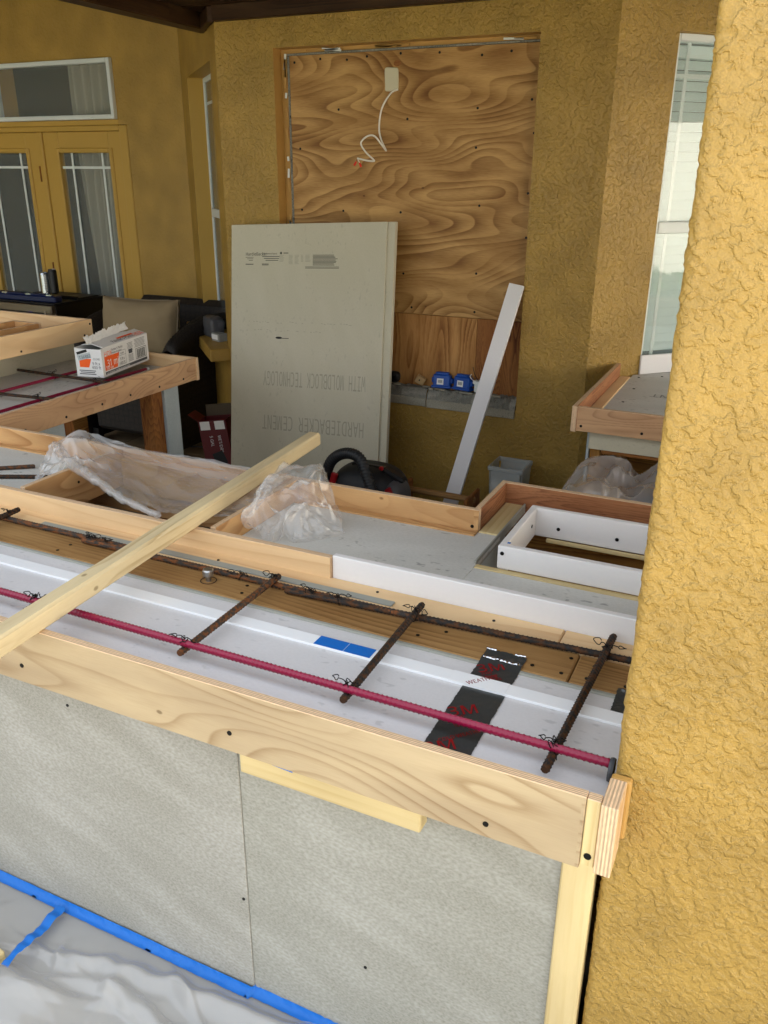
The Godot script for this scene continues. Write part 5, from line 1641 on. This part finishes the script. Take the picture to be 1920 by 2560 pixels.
func build_corner_things() -> void:
	# drinks fridge by the doors
	var f := thing("drinks_fridge", "black drinks fridge with steel front beside the doors", "fridge", Vector3(-5.0, 0, -4.68))
	board(f, "cabinet", Vector3(-5.29, 0.02, -4.96), Vector3(-4.68, 0.862, -4.455), mats.black, 0.004)
	board(f, "top_panel", Vector3(-5.29, 0.8625, -4.96), Vector3(-4.675, 0.872, -4.44), mats.black_soft, 0.003)
	board(f, "door_rail", Vector3(-5.29, 0.805, -4.4545), Vector3(-4.68, 0.86, -4.415), mats.steel, 0.004)
	board(f, "door_stile", Vector3(-4.735, 0.1, -4.4545), Vector3(-4.68, 0.8045, -4.415), mats.steel, 0.004)
	board(f, "door_stile", Vector3(-5.29, 0.1, -4.4545), Vector3(-5.235, 0.8045, -4.415), mats.steel, 0.004)
	board(f, "glass_door", Vector3(-5.2345, 0.1, -4.45), Vector3(-4.7355, 0.8045, -4.425), mats.black, 0.002)
	pipe(f, "handle", [Vector3(-4.71, 0.3, -4.385), Vector3(-4.71, 0.83, -4.385)], 0.009, mats.steel, 10)
	var led := mat(Color(0.1, 0.08, 0.6), 0.4)
	led.emission_enabled = true
	led.emission = Color(0.15, 0.1, 1.0)
	led.emission_energy_multiplier = 1.5
	block(f, "power_light", Vector3(-4.925, 0.775, -4.424), Vector3(0.014, 0.01, 0.003), led, ID, 0.0)
	# level case, cans, tray on top
	var lv := thing("blue_tool_case", "long dark blue tool case on the fridge", "case", Vector3(-5.0, 0.872, -4.5), "", 0.05)
	own = true
	block(lv, "body", Vector3(-0.0, 0.022, 0), Vector3(0.6, 0.044, 0.075), mats.case_blue, ID, 0.008)
	block(lv, "lid", Vector3(-0.02, 0.049, 0), Vector3(0.5, 0.012, 0.06), mats.case_blue, ID, 0.004)
	for x in [-0.17, 0.05, 0.24]:
		block(lv, "vial_window", Vector3(x, 0.05, 0.02), Vector3(0.05, 0.012, 0.03), mats.can, ID, 0.003)
	own = false
	for k in 2:
		var cn := thing("drink_can", ["silver drink can on the blue case", "dark tall drink can behind the silver one"][k], "can", [Vector3(-4.79, 0.93, -4.495), Vector3(-4.735, 0.932, -4.52)][k])
		own = true
		var hh: float = [0.145, 0.165][k]
		put(cn, "body", lathe([[0.0, 0.0], [0.024, 0.0], [0.0305, 0.008], [0.0305, hh - 0.014], [0.026, hh]], 22, mats.can if k == 0 else mats.black), Vector3.ZERO)
		put(cn, "rim", lathe([[0.026, hh], [0.0272, hh + 0.003], [0.025, hh + 0.003], [0.023, hh - 0.002], [0.0, hh - 0.002]], 22, mats.can), Vector3.ZERO)
		own = false
	var ty := thing("black_tray", "flat black tray at the fridge's back corner", "tray", Vector3(-4.76, 0.8722, -4.78))
	own = true
	block(ty, "base", Vector3(0, 0.006, 0), Vector3(0.16, 0.012, 0.22), mats.black, ID, 0.005)
	block(ty, "lip", Vector3(0, 0.017, 0.1), Vector3(0.16, 0.01, 0.012), mats.black, ID, 0.004)
	own = false
	build_armchair()
	# tall red carton standing against the bay
	var rc := thing("red_carton", "open tall red carton leaning beside the cement boards", "carton", Vector3(-2.85, 0, -3.86))
	rc.rotation = Vector3(0.0, 0.25, 0.13)
	own = true
	var hgt := 0.42
	block(rc, "front_side", Vector3(0, hgt / 2, 0.06), Vector3(0.17, hgt, 0.004), mats.carton_red, ID, 0.0006)
	block(rc, "back_side", Vector3(0, hgt / 2, -0.06), Vector3(0.17, hgt, 0.004), mats.carton_red, ID, 0.0006)
	block(rc, "narrow_side", Vector3(-0.085, hgt / 2, 0), Vector3(0.004, hgt, 0.116), mats.carton_red, ID, 0.0006)
	block(rc, "narrow_side", Vector3(0.085, hgt / 2, 0), Vector3(0.004, hgt, 0.116), mats.carton_red, ID, 0.0006)
	block(rc, "base", Vector3(0, 0.004, 0), Vector3(0.166, 0.004, 0.116), mats.carton_inside)
	block(rc, "flap", Vector3(-0.115, hgt + 0.02, 0.0), Vector3(0.004, 0.07, 0.11), mats.carton_red, Basis(Vector3.BACK, 0.9), 0.0006)
	block(rc, "flap", Vector3(0.0, hgt + 0.03, -0.07), Vector3(0.16, 0.07, 0.004), mats.carton_inside, Basis(Vector3.RIGHT, -0.25), 0.0006)
	for x in [-0.045, 0.045]:
		block(rc, "white_print", Vector3(x, hgt - 0.03, 0.0625), Vector3(0.06, 0.05, 0.0006), mats.print_white, ID, 0.0)
	words(rc, "print", "WET/DRY", 0.018, Vector3(0.03, hgt - 0.09, 0.0625), Basis(Vector3.BACK, -PI / 2), mats.carton)
	words(rc, "print", "5 GAL", 0.018, Vector3(-0.02, hgt - 0.09, 0.0625), Basis(Vector3.BACK, -PI / 2), mats.carton)
	block(rc, "picture", Vector3(0.01, hgt - 0.23, 0.0625), Vector3(0.07, 0.08, 0.0006), mats.black_soft, Basis(Vector3.BACK, 0.3), 0.0)
	block(rc, "white_print", Vector3(0.06, 0.06, 0.0625), Vector3(0.03, 0.04, 0.0006), mats.print_white, ID, 0.0)
	own = false
	# packets on the flank's window sill
	for k in 2:
		var pk := thing("small_packet", ["grey film wrapped packet upright on the bay window sill", "pale little carton lying on the sill before the packet"][k], "packet", [Vector3(-3.31, 0.758, -4.44), Vector3(-3.19, 0.758, -4.33)][k], "", -0.6)
		own = true
		if k == 0:
			put(pk, "packet", lump(Vector3(0.09, 0.065, 0.05), 0.45, mats.vac_clear, 20, 14, noise(6, 20.0, 2), 0.012), Vector3(0, 0.065, 0))
		else:
			block(pk, "carton", Vector3(0, 0.025, 0), Vector3(0.09, 0.05, 0.06), mats.print_faint, Basis(Vector3.UP, 0.2), 0.003)
			block(pk, "label", Vector3(0.0, 0.028, 0.0315), Vector3(0.07, 0.03, 0.001), mats.carton, Basis(Vector3.UP, 0.2), 0.0)
		own = false
	var cord := pipe(self, "power_cord", smooth_line([Vector3(-3.9, 0.012, -4.5), Vector3(-3.55, 0.012, -4.35), Vector3(-3.3, 0.012, -4.42), Vector3(-3.05, 0.012, -4.2), Vector3(-2.7, 0.012, -3.6), Vector3(-2.0, 0.012, -3.3)], 8), 0.005, mats.black, 6)
	tag(cord, "thin black cord on the tiled floor", "cord")


func build_armchair() -> void:
	var a := thing("wicker_armchair", "dark brown wicker armchair in the corner by the doors", "armchair", Vector3(-3.85, 0, -4.55))
	own = true
	# broad woven shell: sides, back and seat
	block(a, "seat", Vector3(0, 0.25, 0.05), Vector3(0.62, 0.3, 0.66), mats.wicker, ID, 0.03)
	block(a, "backrest", Vector3(-0.02, 0.5, -0.33), Vector3(0.84, 0.82, 0.14), mats.wicker, Basis(Vector3.RIGHT, -0.1), 0.05)
	var wn := noise(3, 1.0)
	for sx in [-1.0, 1.0]:
		var rows := []
		for q in [[0.0, 0.36, 0.0], [0.3, 0.38, 0.02], [0.62, 0.41, 0.03], [0.8, 0.40, 0.0], [0.86, 0.34, -0.04], [0.8, 0.29, -0.04], [0.62, 0.28, 0.0], [0.3, 0.3, 0.0]]:
			var row := []
			for z in [0.42, 0.36, 0.1, -0.2, -0.4]:
				var fall := 0.18 if z > 0.4 else (0.1 if z > 0.3 else 0.0)
				row.append(Vector3(sx * (q[1] + 0.06 * (1.0 if q[0] > 0.7 else 0.0)), maxf(0.02, q[0] - fall * q[0]), z))
			rows.append(row)
		var pts := drape(rows, 60, 60, func(u: float, v: float, p: Vector3) -> Vector3: return Vector3(0.004 * sin(u * 180.0) * signf(sin(v * 120.0)), 0.003 * sin(v * 150.0), 0))
		put(a, "arm", grid_mesh(pts, 60, 60, mats.wicker, 2.0), Vector3.ZERO)
	# lighter strands on the inner curve of the arm
	for k in 9:
		var line := []
		for j in 10:
			var t := j / 9.0
			line.append(Vector3(0.25 + 0.17 * t + 0.014 * k * 0.6, 0.46 + 0.38 * sm(0, 1, t), 0.2 - 0.045 * k + 0.05 * (1.0 - t)))
		pipe(a, "cane_strand", smooth_line(line, 2), 0.0022, mats.wicker_light, 5)
	for k in 12:
		var t := k / 11.0
		var y := 0.46 + 0.38 * sm(0, 1, t)
		var x := 0.25 + 0.17 * t
		pipe(a, "cane_strand", [Vector3(x, y, 0.25 - 0.05 * t), Vector3(x + 0.03, y + 0.004, 0.05 - 0.05 * t), Vector3(x + 0.07, y, -0.14 - 0.05 * t)], 0.002, mats.wicker_light, 5)
	for sx in [-0.33, 0.33]:
		for sz in [-0.3, 0.34]:
			block(a, "foot", Vector3(sx, 0.05, sz), Vector3(0.05, 0.1, 0.05), mats.black)
	own = false
	var c := thing("back_cushion", "plump beige cushion standing in the wicker armchair", "cushion", Vector3(-3.86, 0.60, -4.36), "", 0.12)
	own = true
	var nu := 44
	var nv := 44
	var cn := noise(9, 1.0, 2)
	for s in [1.0, -1.0]:
		var pts := PackedVector3Array()
		for j in nv:
			for i in nu:
				var x := 2.0 * i / (nu - 1) - 1.0
				var y := 2.0 * j / (nv - 1) - 1.0
				var puff := pow(maxf(0.0, (1.0 - pow(absf(x), 3.0)) * (1.0 - pow(absf(y), 3.0))), 0.5)
				var pin := 1.0 - 0.045 * (1.0 - absf(y)) * absf(x) - 0.0
				var top := 1.0 - 0.09 * (1.0 - x * x)
				pts.append(Vector3(x * 0.285 * pin, (y * top) * 0.185 + 0.19, s * (0.012 + 0.105 * puff) + 0.010 * cn.get_noise_2d(x * 1.6, y * 1.6)))
		put(c, "cover", grid_mesh(pts, nu, nv, mats.cushion), Vector3.ZERO, Basis(Vector3.RIGHT, -0.16))
	var rim := []
	for k in 61:
		var t := TAU * k / 60.0
		var q := Vector2(cos(t), sin(t))
		var m := maxf(absf(q.x), absf(q.y))
		q = q / pow(pow(absf(q.x), 9.0) + pow(absf(q.y), 9.0), 1.0 / 9.0)
		rim.append(Basis(Vector3.RIGHT, -0.16) * Vector3(q.x * 0.284 * (1.0 - 0.045 * (1.0 - absf(q.y))), q.y * (1.0 - 0.09 * (1.0 - q.x * q.x)) * 0.185 + 0.19, 0.0))
	var st := begin()
	tube(st, rim, 0.006, 6)
	st.set_material(mats.piping)
	put(c, "piping", st.commit(), Vector3.ZERO)
	own = false


# ---------------------------------------------------------------- plastic film
func creases(n: FastNoiseLite, a: float, b: float) -> float:
	return (1.0 - absf(n.get_noise_2d(a, b)) * 2.0)

func build_plastic() -> void:
	var n := noise(61, 1.0)
	var n2 := noise(62, 1.0, 2)
	# sheet over the cut-out of the work counter
	var t := thing("plastic_sheet", "bunched clear plastic sheet draped over the work counter cutout", "plastic sheet", Vector3(-1.7, 0.885, -1.85), "clear plastic sheets")
	var rows := [
		[Vector3(-2.19, 0.84, -1.98), Vector3(-2.12, 0.893, -2.048), Vector3(-1.9, 0.889, -2.05), Vector3(-1.65, 0.892, -2.05), Vector3(-1.45, 0.889, -2.05), Vector3(-1.27, 0.892, -2.05)],
		[Vector3(-2.15, 0.87, -1.93), Vector3(-2.07, 0.92, -1.99), Vector3(-1.88, 0.885, -1.99), Vector3(-1.62, 0.865, -1.98), Vector3(-1.42, 0.87, -1.97), Vector3(-1.25, 0.9, -1.97)],
		[Vector3(-2.1, 0.86, -1.86), Vector3(-2.03, 0.915, -1.90), Vector3(-1.83, 0.90, -1.88), Vector3(-1.58, 0.875, -1.86), Vector3(-1.40, 0.875, -1.86), Vector3(-1.25, 0.885, -1.87)],
		[Vector3(-2.07, 0.835, -1.80), Vector3(-1.98, 0.89, -1.84), Vector3(-1.76, 0.90, -1.79), Vector3(-1.55, 0.885, -1.74), Vector3(-1.39, 0.87, -1.75), Vector3(-1.24, 0.87, -1.80)],
		[Vector3(-2.03, 0.826, -1.75), Vector3(-1.93, 0.885, -1.79), Vector3(-1.72, 0.905, -1.70), Vector3(-1.50, 0.90, -1.635), Vector3(-1.38, 0.889, -1.64), Vector3(-1.26, 0.86, -1.76)],
	]
	var w := func(u: float, v: float, p: Vector3) -> Vector3:
		var left := 1.0 - sm(0.25, 0.5, u)
		var a := creases(n, u * 3.2 + v * 1.2, v * 2.2 - u * 1.5) * (0.005 + 0.016 * left)
		var b := creases(n, u * 9.0 - v * 2.0, v * 3.0 + 9.0) * (0.0016 + 0.005 * left)
		var c := n2.get_noise_2d(u * 9.0, v * 9.0) * 0.001
		return Vector3(0, a + b + c + 0.001, 0.004 * n.get_noise_2d(u * 12.0, v * 12.0))
	put(t, "sheet", grid_mesh(drape(rows, 150, 80, w), 150, 80, mats.film), Vector3.ZERO)
	# its gathered front hem
	var hem := []
	var hr := []
	var key := [Vector3(-2.06, 0.90, -1.89), Vector3(-1.97, 0.905, -1.83), Vector3(-1.84, 0.91, -1.76), Vector3(-1.7, 0.91, -1.695), Vector3(-1.55, 0.905, -1.632), Vector3(-1.42, 0.896, -1.605)]
	hem = smooth_line(key, 10)
	for i in hem.size():
		var f := float(i) / (hem.size() - 1)
		hem[i] += Vector3(0, 0.004 * n.get_noise_1d(f * 20.0), 0.004 * n.get_noise_1d(f * 17.0 + 5.0))
		hr.append(0.021 * (1.0 - 0.6 * f) * (1.0 + 0.25 * n.get_noise_1d(f * 26.0)))
	var hs := begin()
	tube(hs, hem, 0.02, 9, true, hr)
	hs.set_material(mats.film_wad)
	put(t, "gathered_hem", hs.commit(), Vector3.ZERO)
	# crumpled wad at its right end: folded lobes
	var wad := [
		[Vector3(-1.28, 0.86, -1.96), Vector3(-1.22, 0.95, -2.0), Vector3(-1.17, 0.965, -2.0), Vector3(-1.12, 0.95, -1.99), Vector3(-1.08, 0.86, -1.98), Vector3(-1.05, 0.825, -1.95)],
		[Vector3(-1.29, 0.88, -1.88), Vector3(-1.23, 0.96, -1.9), Vector3(-1.17, 0.925, -1.89), Vector3(-1.10, 0.965, -1.89), Vector3(-1.05, 0.88, -1.9), Vector3(-1.015, 0.824, -1.88)],
		[Vector3(-1.27, 0.885, -1.80), Vector3(-1.22, 0.93, -1.82), Vector3(-1.16, 0.95, -1.82), Vector3(-1.09, 0.94, -1.83), Vector3(-1.05, 0.87, -1.84), Vector3(-0.995, 0.823, -1.86)],
		[Vector3(-1.24, 0.86, -1.745), Vector3(-1.20, 0.915, -1.755), Vector3(-1.15, 0.88, -1.76), Vector3(-1.10, 0.90, -1.78), Vector3(-1.06, 0.86, -1.8), Vector3(-1.03, 0.823, -1.82)],
		[Vector3(-1.2, 0.84, -1.735), Vector3(-1.16, 0.84, -1.73), Vector3(-1.14, 0.826, -1.735), Vector3(-1.12, 0.83, -1.75), Vector3(-1.1, 0.823, -1.78), Vector3(-1.07, 0.823, -1.80)],
	]
	var w2 := func(u: float, v: float, p: Vector3) -> Vector3:
		var a := creases(n, u * 2.6 + 3.0, v * 2.2 + u) * 0.024
		var b := creases(n, u * 6.0 + v * 2.0, v * 5.0 + 40.0) * 0.010 + creases(n, u * 13.0, v * 11.0 + 8.0) * 0.0025
		var e := 1.0 - sm(0.8, 1.0, u) * 0.8
		return Vector3(n.get_noise_2d(u * 3.0, v * 3.0 + 3.0) * 0.02, a + b - 0.016, n.get_noise_2d(u * 3.0 + 7.0, v * 3.0) * 0.018) * e
	put(t, "crumpled_end", grid_mesh(drape(wad, 90, 80, w2), 90, 80, mats.film_wad), Vector3.ZERO)
	# sheet on the floor along the bar front
	var pf := thing("plastic_sheet", "wrinkled clear plastic sheet on the floor taped along the bar front", "plastic sheet", Vector3(-1.3, 0.0, -0.8), "clear plastic sheets")
	var nu := 260
	var nv := 150
	# straight pulled folds: centre, direction, half length, width on either side, height
	var folds := []
	var fr := RandomNumberGenerator.new()
	fr.seed = 8
	for k in 46:
		var ang := fr.randf_range(-0.75, 0.55) if k % 4 else fr.randf_range(1.0, 2.2)
		folds.append([Vector2(fr.randf_range(-1.75, -0.75), fr.randf_range(-1.06, -0.6)), Vector2(cos(ang), sin(ang)), fr.randf_range(0.05, 0.24), fr.randf_range(0.01, 0.05), fr.randf_range(0.008, 0.03), fr.randf_range(0.003, 0.012)])
	var pts := PackedVector3Array()
	for j in nv:
		var z := lerpf(-1.1, -0.45, float(j) / (nv - 1))
		for i in nu:
			var x := lerpf(-2.2, -0.45, float(i) / (nu - 1))
			var edge := sm(-1.095, -1.03, z)
			var h := 0.006 + edge * 0.0012 * n2.get_noise_2d(x * 14.0, z * 14.0)
			for fd in folds:
				var q := Vector2(x, z) - (fd[0] as Vector2)
				var along: float = q.dot(fd[1])
				var reach: float = fd[2]
				if absf(along) < reach:
					var off2: float = q.x * fd[1].y - q.y * fd[1].x
					var wide: float = fd[3] if off2 > 0.0 else fd[4]
					if absf(off2) < wide:
						h += edge * fd[5] * (1.0 - absf(off2) / wide) * (1.0 - pow(along / reach, 2.0))
			# the heavy fold lying towards the bottom left
			var d := (z + 0.875) - (x + 1.334) * (-0.12) + 0.02 * n.get_noise_1d(x * 6.0)
			h += 0.045 * exp(-pow(maxf(-d, d * 0.35) / 0.035, 2.0)) * sm(-1.1, -1.3, x)
			var d2 := (z + 1.0) + (x + 1.2) * 0.13 + 0.014 * n.get_noise_1d(x * 9.0)
			h += 0.028 * exp(-pow(d2 / 0.022, 2.0)) * sm(-1.34, -1.25, x)
			var d3 := (z + 0.955) - (x + 1.1) * 0.12 + 0.02 * n.get_noise_1d(x * 7.0 + 4.0)
			h += 0.022 * exp(-pow(d3 / 0.02, 2.0)) * sm(-1.2, -1.1, x)
			pts.append(Vector3(x, h, z))
	put(pf, "sheet", grid_mesh(pts, nu, nv, mats.film_floor), Vector3.ZERO)
	# blue tape along the joint of panel and floor, in overlapping lengths
	var cuts := [-2.3, -1.5, -1.13, -0.845, -0.45]
	for k in 4:
		var tp := PackedVector3Array()
		for j in 6:
			var v := j / 5.0
			for i in 110:
				var x: float = lerpf(cuts[k] - 0.01, cuts[k + 1] + 0.006, i / 109.0)
				var wv := 0.0025 * n2.get_noise_2d(x * 16.0, k * 9.0 + v) + 0.0012 * n.get_noise_2d(x * 70.0, v * 3.0 + k * 5.0)
				var zz: float = -1.1052 + (0.0 if x < -0.842 else -0.008)
				var y := 0.023 + wv - 0.019 * v
				tp.append(Vector3(x, maxf(y, 0.0085), zz + 0.0012 + 0.020 * pow(v, 1.7) + 0.0006 * k + wv * 0.5))
		put(self, "blue_tape_strip", grid_mesh(tp, 110, 6, mats.tape_blue), Vector3.ZERO)
		tag(get_child(get_child_count() - 1), ["blue tape length at the bar's foot, leftmost", "blue tape length at the bar's foot, where the cross tape joins", "blue tape length at the bar's foot ending at the panel joint", "blue tape length at the bar's foot right of the panel joint"][k], "tape", "blue tape at the foot of the bar")
	var ct := PackedVector3Array()
	for j in 40:
		var v := j / 39.0
		for i in 6:
			var u := i / 5.0
			var c := Vector3(-1.405, 0.02, -1.085).lerp(Vector3(-1.383, 0.03, -0.89), v)
			var wd := lerpf(0.030, 0.022, v) * (1.0 - 0.3 * sm(0.7, 0.85, v) * (1.0 - sm(0.85, 1.0, v)))
			ct.append(c + Vector3((u - 0.5) * wd, 0.006 * n.get_noise_1d(v * 6.0) + 0.004 * sin(u * 3.0) + 0.012 * sm(0.3, 0.8, v), 0))
	tag(put(self, "blue_tape_strip", grid_mesh(ct, 6, 40, mats.tape_blue), Vector3.ZERO), "blue tape strip running across the floor plastic towards the camera", "tape")
	var off := put(self, "timber_offcut", begin_box(Vector3(0.34, 0.034, 0.04), mats.pine), Vector3(-1.578, 0.048, -0.915), frame_along(Vector3(1, -0.1, 0.12)))
	tag(off, "pale timber offcut poking in at the lower left edge", "timber")
	# film over the boxes in front of the side counter
	var hp := thing("plastic_sheet", "grey clear plastic sheet over boxes before the side counter", "plastic sheet", Vector3(-0.45, 0.0, -3.0), "clear plastic sheets")
	var rows3 := []
	for z in [-3.24, -3.12, -3.0, -2.86, -2.74, -2.68]:
		var f := sm(-2.9, -2.68, z)
		var row := []
		for e in [[-0.74, 0.3], [-0.70, 0.52], [-0.655, 0.63], [-0.60, 0.70], [-0.50, 0.715], [-0.45, 0.69], [-0.40, 0.66], [-0.3, 0.715], [-0.1, 0.70], [0.2, 0.66]]:
			row.append(Vector3(e[0], maxf(0.05, e[1] - 0.45 * f + 0.02 * sin(z * 20.0 + e[0] * 9.0)), z))
		rows3.append(row)
	var w3 := func(u: float, v: float, p: Vector3) -> Vector3:
		return Vector3(0, creases(n, u * 5.0 + v * 2.0, v * 2.4 - u * 2.0) * 0.02 + creases(n, u * 12.0, v * 5.0) * 0.003 - 0.014, 0)
	put(hp, "sheet", grid_mesh(drape(rows3, 120, 60, w3), 120, 60, mats.film_grey), Vector3.ZERO)
	tag(block(self, "packed_carton", Vector3(-0.535, 0.31, -3.0), Vector3(0.16, 0.62, 0.3), mats.beige, Basis(Vector3.UP, 0.1), 0.004), "tan carton under the grey plastic by the side counter", "carton")
	tag(block(self, "packed_crate", Vector3(-0.2, 0.3, -3.02), Vector3(0.4, 0.58, 0.32), mats.black_soft, ID, 0.01), "dark crate under the grey plastic by the side counter", "crate")


func begin_box(s: Vector3, m: Material) -> ArrayMesh:
	var st := begin()
	slab(st, st, s, -1, 0.003, Vector2(1.0, 0.2))
	st.set_material(m)
	return st.commit()
